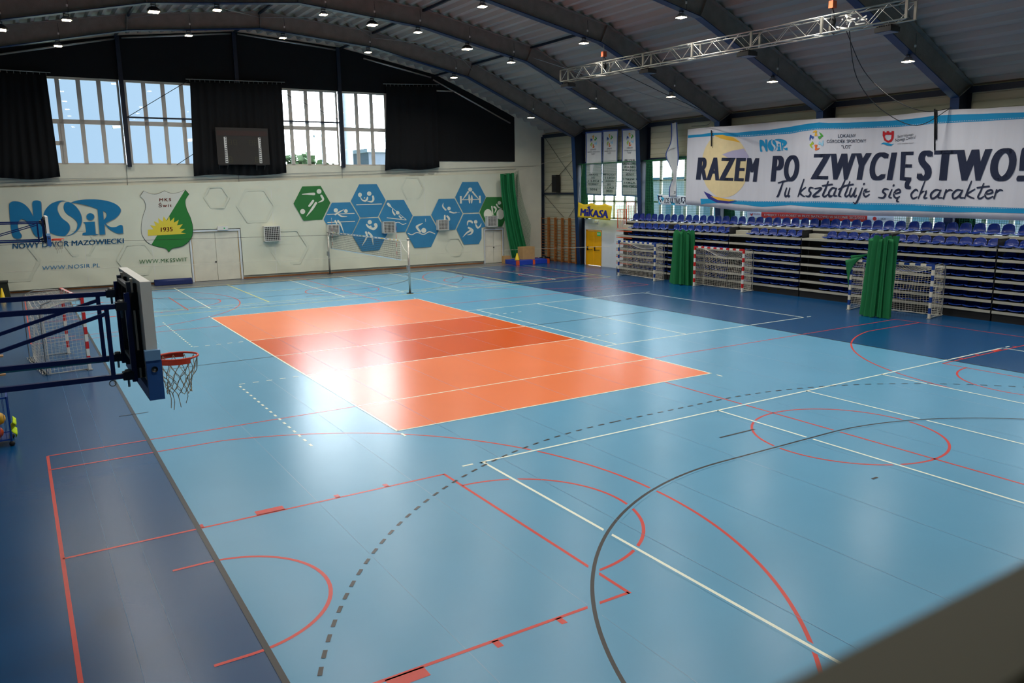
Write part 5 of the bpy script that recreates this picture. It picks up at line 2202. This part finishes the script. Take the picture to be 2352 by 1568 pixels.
def make_hoop(label, far_one=False):
    X, Y = -5.15, -5.2
    root = thing('basketball_hoop', label, 'basketball hoop', (X, Y, 2.85), 'basketball hoops on blue swing arms')
    XW = -14.7
    for y, zt in ((-5.65, 3.715), (-4.75, 3.75)):
        zb = zt - .72
        b = MB()
        b.bar((XW, y, zt + .08), (-5.33, y, zt), .05, .05, m_arm)
        b.build('top_arm', root)
        b = MB()
        b.bar((XW, y, zb + .06), (-5.3, y, zb), .05, .05, m_arm)
        b.build('bottom_arm', root)
        b = MB()
        b.bar((-5.455, y, zt), (-5.455, y, zb), .04, .04, m_arm, up=(0, 1, 0))
        b.build('upright', root)
        b = MB()
        b.bar((-5.47, y, zt - .07), (-7.6, y, zb + .02), .035, .035, m_arm)
        b.build('brace', root)
        for z in (zt, zb):
            b = MB()
            b.box((-5.37, y - .05, z - .04), (-5.27, y + .05, z + .04), m_navy)
            b.lathe([(.03, .04), (.03, .06), (.012, .065), (.012, -.12), (.001, -.12)], (-5.32, y, z), m_steel, 8)
            b.build('hinge', root)
        b = MB()
        b.bar((-5.26, y, zt + .13), (-5.26, y, zb - .07), .05, .05, m_arm, up=(0, 1, 0))
        b.build('hinge_rail', root)
    b = MB()
    b.bar((XW, -4.55, 2.98), (-5.4, -4.6, 2.98), .035, .035, mat('teal_tube', (30, 96, 116), .4))
    b.build('gas_strut', root)
    b = MB()
    b.tube([(-5.47 + .03 * cos(t * pi / 6), -5.65, 2.93 + .03 * sin(t * pi / 6)) for t in range(12)], .006, m_steel, 5, False, True)
    b.build('ring_bolt', root)
    # height-adjustment frame
    for y in (-5.6, -4.8):
        for x, z1, m, w in ((-5.23, 3.95, m_navy, .04), (-5.2, 3.98, m_alu, .02), (-5.175, 3.93, m_blk, .03)):
            b = MB()
            b.box((x - w / 2, y - .03, 2.95), (x + w / 2, y + .03, z1), m)
            b.build('slide_rail', root)
        for z in (3.15, 3.75):
            b = MB()
            b.box((-5.23, y - .05, z - .09), (-5.15, y + .05, z + .09), m_blk)
            b.build('slide_block', root)
    b = MB()
    b.bar((-5.23, -5.6, 3.1), (-5.23, -4.8, 3.1), .04, .04, m_steel)
    b.bar((-5.23, -5.6, 3.9), (-5.23, -4.8, 3.9), .04, .04, m_navy)
    b.build('cross_tube', root)
    b = MB()
    b.box((-5.155, -6.1, 2.9), (-5.095, -4.3, 3.98), m_white)
    b.box((-5.175, -6.1, 3.95), (-5.085, -4.3, 3.99), m_white)
    b.box((-5.18, -6.11, 2.9), (-5.08, -6.08, 3.99), m_white)
    b.box((-5.165, -4.32, 2.9), (-5.105, -4.29, 3.99), m_white)
    bb_ = b.build('backboard', root)
    b = MB()
    for a, c in (((-5.094, -6.04, 2.98), (-5.092, -4.36, 2.98)), ((-5.094, -6.04, 3.9), (-5.092, -4.36, 3.9))):
        b.box((a[0], a[1], a[2]), (c[0], c[1], c[2] + .05), m_dkmetal)
    for y in (-5.5, -4.95):
        b.box((-5.094, y, 3.12), (-5.092, y + .05, 3.57), m_dkmetal)
    for z in (3.12, 3.55):
        b.box((-5.094, -5.5, z), (-5.092, -4.9, z + .05), m_dkmetal)
    b.build('board_lines', bb_)
    b = MB()
    b.box((-5.2, -6.15, 2.82), (-5.08, -4.25, 2.93), m_cushion)
    b.box((-5.2, -6.16, 2.82), (-5.06, -6.1, 3.22), m_cushion)
    b.box((-5.2, -4.3, 2.82), (-5.08, -4.24, 3.22), m_cushion)
    b.build('padding', root, label='blue padding on the lower edge of the board')
    b = MB()
    b.box((-5.205, -6.17, 3.22), (-5.065, -6.09, 3.32), m_lblue)
    b.build('padding_cap', root, label='pale blue top of the padding')
    b = MB()
    b.lathe([(.03, -6.172), (.03, -6.165), (.001, -6.162)], (-5.13, 0, 3.13), m_dkmetal, 12, 'y')
    b.lathe([(.01, -6.18), (.001, -6.18)], (-5.13, 0, 3.13), m_alu, 8, 'y')
    b.build('padding_bolt', root)
    cx__, cy__, z = -4.78, -5.2, 3.05
    b = MB()
    b.tube([(cx__ + .225 * cos(t * pi / 20), cy__ + .225 * sin(t * pi / 20), z) for t in range(40)], .012, m_rim, 8, False, True)
    b.box((-5.115, cy__ - .09, z - .1), (-5.09, cy__ + .09, z + .06), m_rim)
    # curved side plates of the sprung rim
    for sg in (-1, 1):
        P = []
        for k in range(11):
            t = pi - sg * k * pi / 11 * .72
            P.append((cx__ + .235 * cos(t), cy__ + .235 * sin(t)))
        P = [(-5.1, cy__ + (-sg) * .1)] + P if False else P
        vs = [(x, y, zz) for x, y in P for zz in (z - .055, z + .008)]
        b.add(vs, [(2 * i, 2 * i + 2, 2 * i + 3, 2 * i + 1) for i in range(len(P) - 1)], m_rim)
    b.box((-5.1, cy__ - .1, z - .05), (-4.98, cy__ + .1, z - .035), m_rim)
    rim = b.build('rim', root, label='orange rim')
    b = MB()
    rr = random.Random(9)
    nn = 12
    lev = [(0, .222), (-.13, .19), (-.2, .155), (-.27, .135), (-.34, .125), (-.4, .12)]
    pts_ = []
    for j, (dz, r) in enumerate(lev):
        row = []
        for k in range(nn):
            t = 2 * pi * (k + .5 * (j % 2)) / nn
            row.append(Vector((cx__ + (r + rr.uniform(-.012, .012)) * cos(t), cy__ + (r + rr.uniform(-.012, .012)) * sin(t), z - .02 + dz + rr.uniform(-.015, .015) * (j > 0))))
        pts_.append(row)
    for j in range(len(lev) - 1):
        for k in range(nn):
            k2 = (k + 1) % nn if j % 2 else (k - 1) % nn
            for kk in (k, k2):
                p, q = pts_[j][k], pts_[j + 1][kk]
                b.tube([p, (p + q) / 2 + Vector((rr.uniform(-.01, .01), rr.uniform(-.01, .01), 0)), q], .0042, m_hoopnet, 4, False)
    for k in (1, 4, 7, 8):
        p = pts_[-1][k]
        b.tube([p, p + Vector((.01, 0, -.07)), p + Vector((rr.uniform(-.02, .02), 0, -.08 - rr.random() * .12))], .004, m_hoopnet, 4)
    b.build('net', root, label='worn white cord net')
    return root


h1 = make_hoop('near basketball hoop with orange rim, folded out on blue arms at the left')
h2 = copy_tree(h1)
h1.location += Vector((-.065, 0, .02))
h2['label'] = 'far basketball hoop on blue arms in front of the wall logo'
h2.location += Vector((.05, 28.2, .02))

# ================================================================== TRUSS WITH LIGHTS
tr = thing('lighting_truss', 'silver box truss hung under the roof on the right', 'truss', (16.8, 8.8, 9.8), None)
TX0, TX1 = 16.6, 17.05


def tz(y):
    return 9.85 - (17.4 - y) * .0125


y0_, y1_ = .1, 17.45
b = MB()
for x in (TX0, TX1):
    for dz in (0, .52):
        b.tube([(x, y0_, tz(y0_) + dz), (x, y1_, tz(y1_) + dz)], .025, m_alu, 8)
b.build('chords', tr)
nb = 30
for side in range(4):
    b = MB()
    for k in range(nb):
        ya, yb_ = y0_ + (y1_ - y0_) * k / nb, y0_ + (y1_ - y0_) * (k + 1) / nb
        for (p, q) in {0: [((TX0, ya, 0), (TX0, yb_, .52))], 1: [((TX1, ya, .52), (TX1, yb_, 0))], 2: [((TX0, ya, 0), (TX1, yb_, 0))], 3: [((TX0, ya, .52), (TX1, yb_, .52))]}[side]:
            if k % 2:
                p, q = (p[0], q[1], p[2]), (q[0], p[1], q[2])
            b.tube([(p[0], p[1], tz(p[1]) + p[2]), (q[0], q[1], tz(q[1]) + q[2])], .012, m_alu, 5, False)
    b.build('lacing', tr)
for y in (y0_, y0_ + 2.9, 5.9, 8.8, 11.6, 14.3, y1_):
    for x in (TX0, TX1):
        MB().box((x - .03, y - .04, tz(y)), (x + .03, y + .04, tz(y) + .52), m_alu).build('joint_plate', tr)
for i, (y, lab) in enumerate(((17.2, 'dark floodlight under the left end of the roof truss'), (11.6, 'dark floodlight under the truss, second from its left end'), (6.3, 'dark floodlight under the truss, third from its left end'), (.85, 'dark floodlight under the truss end nearest the top right'))):
    z = tz(y)
    root = thing('floodlight', lab, 'floodlight', (16.85, y, z - .3), 'switched-off floodlights under the truss')
    b = MB()
    b.box((16.62, y - .27, z - .26), (17.1, y + .27, z - .12), m_blk)
    b.box((16.7, y - .2, z - .12), (17.0, y + .2, z - .06), m_dkmetal)
    for k in range(7):
        b.box((16.66, y - .24 + k * .075, z - .12), (17.06, y - .225 + k * .075, z - .08), m_dkmetal)
    b.build('housing', root)
    MB().box((16.64, y - .25, z - .275), (17.08, y + .25, z - .262), m_lens).build('glass', root, label='pale glass of the floodlight')
    b = MB()
    b.tube([(16.75, y - .1, z - .06), (16.75, y - .1, z + .02)], .015, m_steel, 5)
    b.tube([(16.95, y + .1, z - .06), (16.95, y + .1, z + .02)], .015, m_steel, 5)
    b.build('clamp', root)
for y, lab in ((14.4, 'chain hoist holding the left part of the truss'), (2.75, 'chain hoist holding the right part of the truss')):
    z = tz(y) + .55
    root = thing('chain_hoist', lab, 'hoist', (16.8, y, z), 'chain hoists of the truss')
    b = MB()
    for k in range(10):
        b.tube([(16.75 + .02 * (k % 2), y, 11.08 - k * .045), (16.77 - .02 * (k % 2), y, 11.03 - k * .045)], .014, m_steel, 5)
    b.build('chain', root)
    b = MB()
    b.box((16.66, y - .08, z + .2), (16.86, y + .08, z + .42), mat('hoist_orange', (176, 84, 50), .5))
    b.build('motor', root, label='orange hoist motor')
    b = MB()
    b.tube([(16.76, y, z + .2), (TX0, y - .12, z - .02), (TX0, y - .12, z - .56), (TX1, y + .1, z - .56), (TX1, y + .1, z), (16.76, y, z + .2)], .018, m_dkmetal, 5)
    b.ball((16.8, y, z - .2), .11, m_blk, 8, 1.6)
    b.build('sling', root)
b = MB()
for k in range(16):
    a = random.Random(k)
    p = Vector((16.72 + a.random() * .2, 1.6 + a.random() * .85, tz(2) + .08 + a.random() * .36))
    q = p + Vector((a.uniform(-.1, .1), a.uniform(-.3, .3), a.uniform(-.16, .16)))
    b.bar(p, q, .04, .04, m_white)
tag(b.build('cable_bundle'), 'bundle of white cable ends inside the truss by the right hoist', 'cable')
for P, lab in (([(16.65, 2.0, 9.6), (17.6, 2.3, 8.3), (19.5, 2.6, 7.4), (22.0, 2.8, 6.95), (24.0, 2.8, 7.62)], 'lower dark cable sagging from the truss to the last visible column'),
               ([(16.65, 2.1, 9.6), (18.0, 2.3, 8.5), (20.0, 2.5, 7.75), (22.3, 2.7, 7.45), (24.05, 2.75, 7.66)], 'upper dark cable sagging from the truss to the last visible column'),
               ([(16.7, 13.3, 9.8), (19, 13.0, 9.0), (21.5, 12.8, 8.2), (23.5, 14.5, 7.9), (24.2, 16.4, 7.95)], 'thin dark cable from the truss down toward the left end of the large banner')):
    Q = []
    for i in range(len(P) - 1):
        a, b_, c, d = P[max(i - 1, 0)], P[i], P[i + 1], P[min(i + 2, len(P) - 1)]
        for k in range(6):
            t = k / 6
            Q.append(tuple(.5 * (2 * b_[j] + (c[j] - a[j]) * t + (2 * a[j] - 5 * b_[j] + 4 * c[j] - d[j]) * t * t + (3 * b_[j] - a[j] - 3 * c[j] + d[j]) * t ** 3) for j in range(3)))
    Q.append(P[-1])
    tag(MB().tube(Q, .014, m_dkmetal, 5).build('cable'), lab, 'cable')

# ================================================================== HIGH-BAY LAMPS
ORD = ['first', 'second', 'third', 'fourth', 'fifth', 'sixth', 'seventh', 'eighth', 'ninth', 'tenth']


def make_lamp(big_):
    root = thing('high_bay_lamp', '', 'ceiling lamp', (0, 0, 0), 'high-bay lamps under the roof beams')
    k = 1.3 if big_ else 1
    b = MB()
    b.lathe([(.001, -.02), (.1, -.03), (.12 * k, -.06), (.19 * k, -.13 - .04 * (k - 1)), (.2 * k, -.17 * k), (.18 * k, -.17 * k)], (0, 0, 0), m_dkmetal if big_ else m_steel, 14)
    b.build('housing', root)
    b = MB()
    for j in (-1, 0, 1):
        b.box((-.14 * k + .0, j * .11 * k - .045 * k, -.185 * k), (.14 * k, j * .11 * k + .045 * k, -.165 * k), m_glow)
    b.build('lens', root, label='glowing lens')
    b = MB()
    b.tube([(-.08, 0, .04), (-.08, 0, -.03)], .012, m_dkmetal, 5)
    b.tube([(.08, 0, .04), (.08, 0, -.03)], .012, m_dkmetal, 5)
    b.box((-.1, -.02, .03), (.1, .02, .06), m_dkmetal)
    b.build('bracket', root)
    b = MB()
    b.tube([(.06, -.19, .05), (.08, -.2, .3), (.05, -.19, .75)], .008, m_dkmetal, 4)
    b.box((.02, -.21, .28), (.08, -.17, .36), m_white)
    b.build('supply_cord', root)
    return root


P_S = P_B = None
XS = [21.0, 15.8, 10.7, 6.2, 1.75, -3.7]
XB = [13.3, 8.45, -.65, -5.85]
LD = bpy.data.lights.new('high_bay_light', 'AREA')
LD.shape = 'DISK'
LD.size = .34
LD.energy = LAMP_W
LD.color = (1.0, .96, .88)
LD.spread = radians(150)
BORD = ['first', 'second', 'third', 'fourth', 'fifth', 'sixth', 'seventh', 'eighth']
for bi, y in enumerate(BEAM_Y[:7]):
    lst = [(x, False) for x in XS] + ([(x, True) for x in XB] if bi == 1 else [])
    lst.sort(key=lambda t: -t[0])
    for j, (x, bg_) in enumerate(lst):
        z = interp(BOT, x) - .09
        if bg_:
            if P_B is None:
                P_B = make_lamp(True)
                o = P_B
            else:
                o = copy_tree(P_B)
        else:
            if P_S is None:
                P_S = make_lamp(False)
                o = P_S
            else:
                o = copy_tree(P_S)
        o.location = (x, y, z)
        o['label'] = '%slamp under the %s roof beam from the far wall, %s from the right' % ('large ' if bg_ else '', BORD[bi], ORD[j] if j < 10 else 'last')
        lo_ = bpy.data.objects.new('high_bay_light', LD)
        COL.objects.link(lo_)
        lo_.parent = o
        lo_.location = (0, 0, -.26 if bg_ else -.21)

# ================================================================== LEFT SIDE CLUTTER
def px_floor(u, v, z=0):
    return fz(u, v, z)


# dark bin with yellow cones by the far wall
p = px_floor(6, 690)
root = thing('storage_bin', 'dark green bin by the far wall at the left edge', 'bin', (p.x - .15, p.y + .3, 0))
b = MB()
b.add([(p.x - .55, p.y, 0), (p.x + .35, p.y, 0), (p.x + .35, p.y + .6, 0), (p.x - .55, p.y + .6, 0), (p.x - .6, p.y - .03, .82), (p.x + .28, p.y - .03, .82), (p.x + .28, p.y + .63, .82), (p.x - .6, p.y + .63, .82)],
      [(0, 3, 2, 1), (4, 5, 6, 7), (0, 1, 5, 4), (1, 2, 6, 5), (2, 3, 7, 6), (3, 0, 4, 7)], mat('bin_dark', (32, 40, 30), .6, noise=.1))
b.build('body', root)
MB().box((p.x - .63, p.y - .06, .82), (p.x + .31, p.y + .66, .88), mat('bin_lid', (24, 28, 24), .6)).build('lid', root)
c_ = px_floor(6, 687)
tag(MB().lathe([(.001, .02), (.22, .02), (.22, 0), (.2, .0), (.2, .03), (.12, .05), (.03, .6), (.001, .62)], (c_.x + .03, p.y - .28, 0), m_yel2, 16).build('marker_cone'), 'yellow perforated cone standing in front of the dark bin at the left edge', 'cone')

# rolled blue mat by the double door
s0, _ = fsz(352, 657)
s1, _ = fsz(437, 652)
root = thing('rolled_mat', 'dark blue mat lying along the wall left of the white double doors', 'mat', tuple(fw((s0 + s1) / 2, 0, .7)))
b = MB()
q = [fw(s0, .02, .55), fw(s1, .02, .55), fw(s1, .02, 1.0), fw(s0, .02, 1.0)]
b.add([x + Vector((0, 0, dz)) for dz in (0, .2) for x in q], [(3, 2, 1, 0), (4, 5, 6, 7), (0, 1, 5, 4), (1, 2, 6, 5), (2, 3, 7, 6), (3, 0, 4, 7)], m_mat)
b.tube([fw(s0, .17, .75), fw(s1, .17, .75)], .15, m_mat, 12)
b.build('roll', root)

# wooden benches beside the left wall
for i, (u, v, lab) in enumerate(((9, 842, 'wooden bench end at the left edge, the farther one'), (15, 886, 'wooden bench end at the left edge, the nearer one'))):
    p = px_floor(u, v)
    root = thing('gym_bench', lab, 'bench', (p.x - .6, p.y, 0), 'wooden gym benches at the left edge')
    MB().box((p.x - 2.2, p.y - .12, .3), (p.x + .02, p.y + .14, .34), m_palewood).build('seat', root)
    for k in range(2):
        b = MB()
        x = p.x - .3 - k * 1.5
        b.box((x, p.y - .12, 0), (x + .06, p.y + .14, .3), m_palewood)
        b.build('leg', root)
    MB().box((p.x - 1.8, p.y - .02, .1), (p.x - .3, p.y + .02, .18), m_palewood).build('rail', root)

# wire ball cart
p = px_floor(37, 1018)
cx__, cy__ = p.x - .42, p.y + .15
root = thing('ball_cart', 'blue wire cart full of balls and bibs at the left edge', 'cart', (cx__, cy__, 0))
b = MB()
W2, D2_ = .36, .3
for sx in (-1, 1):
    for sy in (-1, 1):
        b.bar((cx__ + sx * W2, cy__ + sy * D2_, .1), (cx__ + sx * W2, cy__ + sy * D2_, 1.0), .03, .03, m_postblue)
for z in (.14, .98):
    for sy in (-1, 1):
        b.bar((cx__ - W2, cy__ + sy * D2_, z), (cx__ + W2, cy__ + sy * D2_, z), .03, .03, m_postblue)
    for sx in (-1, 1):
        b.bar((cx__ + sx * W2, cy__ - D2_, z), (cx__ + sx * W2, cy__ + D2_, z), .03, .03, m_postblue)
b.build('frame', root)
b = MB()
for k in range(1, 9):
    x = cx__ - W2 + 2 * W2 * k / 9
    for sy in (-1, 1):
        b.tube([(x, cy__ + sy * D2_, .14), (x, cy__ + sy * D2_, .98)], .004, m_postblue, 4)
for k in range(1, 7):
    y = cy__ - D2_ + 2 * D2_ * k / 7
    for sx in (-1, 1):
        b.tube([(cx__ + sx * W2, y, .14), (cx__ + sx * W2, y, .98)], .004, m_postblue, 4)
b.build('wire_mesh', root)
for sx in (-1, 1):
    for sy in (-1, 1):
        MB().lathe([(.001, -.02), (.05, -.02), (.05, .02), (.001, .02)], (cx__ + sx * W2, cy__ + sy * D2_, .05), m_blk, 10, 'y').build('caster', root)
MB().box((cx__ - W2, cy__ - D2_, .12), (cx__ + W2, cy__ + D2_, .14), m_postblue).build('tray', root)
BALLS = [((-.2, -.14, .27), m_yel2, 'yellow ball'), ((.1, -.14, .27), m_orange, 'orange ball'), ((-.05, .13, .27), m_white, 'white ball'), ((.22, .12, .27), m_yel2, 'second yellow ball'), ((.0, -.1, .5), m_yel2, 'yellow ball')]
for k, (o_, m, nm) in enumerate((((-.2, -.14, .27), m_yel2, 'yellow ball low in the wire cart, at its left'), ((.12, -.13, .27), m_orange, 'orange ball low in the wire cart'), ((.0, .14, .28), m_white, 'white ball low in the wire cart, at its back'), ((.18, -.08, .53), mat('ball_yellow', (224, 170, 30), .4), 'yellow ball on top of the orange ball in the wire cart'))):
    tag(MB().ball((cx__ + o_[0], cy__ + o_[1], o_[2]), .125, m, 16).build('ball'), nm, 'ball', 'balls in the wire cart')
b = MB().grid(lambda u, v: (cx__ + W2 + .05 + .05 * sin(v * 9), cy__ - .25 + .4 * u, .45 - .3 * v + .04 * sin(u * 8)), 6, 6, m_lime, True, .01)
tag(b.build('sports_bib'), 'lime green bib hanging on the outside of the wire cart', 'bib')
b = MB().grid(lambda u, v: (cx__ - .1 + .3 * u, cy__ - .1 + .25 * v, .7 + .05 * sin(u * 6) * cos(v * 5)), 8, 8, m_pink, True, .015)
tag(b.build('sports_bib'), 'pink bib lying over the balls in the wire cart', 'bib')

# ================================================================== LEFT AND NEAR WALLS, GALLERY
b = MB()
b.box((XL - .2, YN, 0), (XL, 33.2, 8.2), m_wall)
struct('wall_left', b)
b = MB()
b.box((XL, YN - .2, 0), (XR + .3, YN, 14), m_wall)
struct('wall_back', b)
b = MB()
b.box((XL + .02, YN + .02, 3.0), (XR - .3, -14.36, 3.2), m_gal)
struct('slab_gallery', b)
root = thing('gallery_rail', 'out-of-focus olive rail across the bottom right corner, right by the camera', 'railing', (0, -14.33, 3.2))
b = MB()
b.box((-14.5, -14.342, 4.68), (22.9, -14.305, 4.697), m_rail)
b.build('handrail', root, label='olive painted top rail')
b = MB()
b.box((-14.5, -14.337, 3.2), (22.9, -14.31, 4.68), m_gal)
b.build('solid_panel', root, label='panel under the rail, its shade put into a dark colour')

# ================================================================== OUTSIDE
struct('ground', MB().box((-120, 33.6, -.6), (160, 240, -.5), m_ground).box((25.6, -80, -.6), (160, 33.6, -.5), m_ground))


def outside(u, v, y):
    return ry(u, v, y)


p = outside(800, 372, 60)
tp = outside(790, 190, 60)
b = MB().lathe([(.5, 0), (.42, 30), (.4, 34)], (p.x, 60, -.5), m_conc, 14)
tag(b.build('light_mast'), 'pale mast outside the right far window', 'mast')
p = outside(700, 372, 75)
b = MB()
rt = random.Random(5)
for k in range(260):
    c = Vector((p.x + rt.gauss(0, 1.4), 75 + rt.gauss(0, 1.2), 4.5 + rt.random() * 4.2))
    r = .35 + rt.random() * .35
    n_ = Vector((rt.uniform(-1, 1), rt.uniform(-1, 1), rt.uniform(-1, 1))).normalized()
    a = n_.orthogonal().normalized()
    d_ = n_.cross(a)
    b.add([c + a * r, c + d_ * r, c - a * r, c - d_ * r], [(0, 1, 2, 3)], m_leaf)
root = thing('tree', 'tree outside showing low in the right far window', 'tree', (p.x, 75, -.5))
b.build('crown', root)
MB().tube([(p.x, 75, -.5), (p.x, 75, 4), (p.x + .3, 75, 6.5)], [.25, .2, .1], m_bark, 8).build('trunk', root)
p0, p1 = outside(847, 368, 90), outside(900, 368, 90)
zt = outside(870, 350, 90).z
root = thing('building', 'grey flat-roofed building outside the right far window', 'building', ((p0.x + p1.x) / 2, 93, -.5))
MB().box((p0.x, 90, -.5), (p0.x + 12, 97, zt), mat('house_grey', (120, 130, 144), .8)).build('wall', root)
MB().box((p0.x - .3, 89.7, zt), (p0.x + 12.3, 97.3, zt + .5), m_conc).build('roof', root)
for u, v, lab in ((272, 291, 'outdoor floodlight seen high in the left far window'), (436, 322, 'outdoor floodlight seen beside the middle black curtain'), (732, 312, 'outdoor floodlight seen in the right far window')):
    p = outside(u, v, 58)
    b = MB()
    b.obox(p, (.45, 0, .05), (0, .2, 0), (-.02, 0, .12), m_conc)
    b.tube([p + Vector((.3, 0, 0)), p + Vector((.35, .3, -.7))], .06, m_conc, 5)
    b.tube([p + Vector((.35, .3, -.6)), (p.x + .35, p.y + .3, -.5)], .05, m_conc, 5)
    tag(b.build('outdoor_floodlight'), lab, 'floodlight')
root = thing('building', 'long pale building seen through the right windows', 'building', (60, 20, -.5))
b = MB()
b.box((58, -30, -.5), (70, 60, 5.6), mat('neighbour_wall', (206, 214, 224), .8))
b.build('wall', root)
for k in range(14):
    y = -26 + k * 6
    MB().box((57.9, y, 1.8), (58, y + 2.4, 3.6), mat('neighbour_window', (110, 150, 176), .3)).build('window', root)
MB().box((57.6, -30.4, 5.6), (70.4, 60.4, 6.0), mat('neighbour_roof', (90, 130, 160), .7)).build('roof', root)

# daylight portals at the windows (they only guide sampling of the sky)
def portal(name, c, ex, ez, n):
    ld = bpy.data.lights.new(name, 'AREA')
    ld.shape = 'RECTANGLE'
    ld.size = (ex * 2).length
    ld.size_y = (ez * 2).length
    ld.cycles.is_portal = True
    o = bpy.data.objects.new(name, ld)
    COL.objects.link(o)
    zz = -n.normalized()
    xx = ex.normalized()
    yy = zz.cross(xx)
    Mx = Matrix((xx, yy, zz)).transposed().to_4x4()
    Mx.translation = c
    o.matrix_world = Mx


portal('daylight_portal', fw(11.7, 8.5, -.25), WE * 11.6, Vector((0, 0, 2.15)), -WN)
portal('daylight_portal', Vector((WX + .18, 5.7, 4.7)), Vector((0, 21, 0)), Vector((0, 0, 1.75)), Vector((-1, 0, 0)))
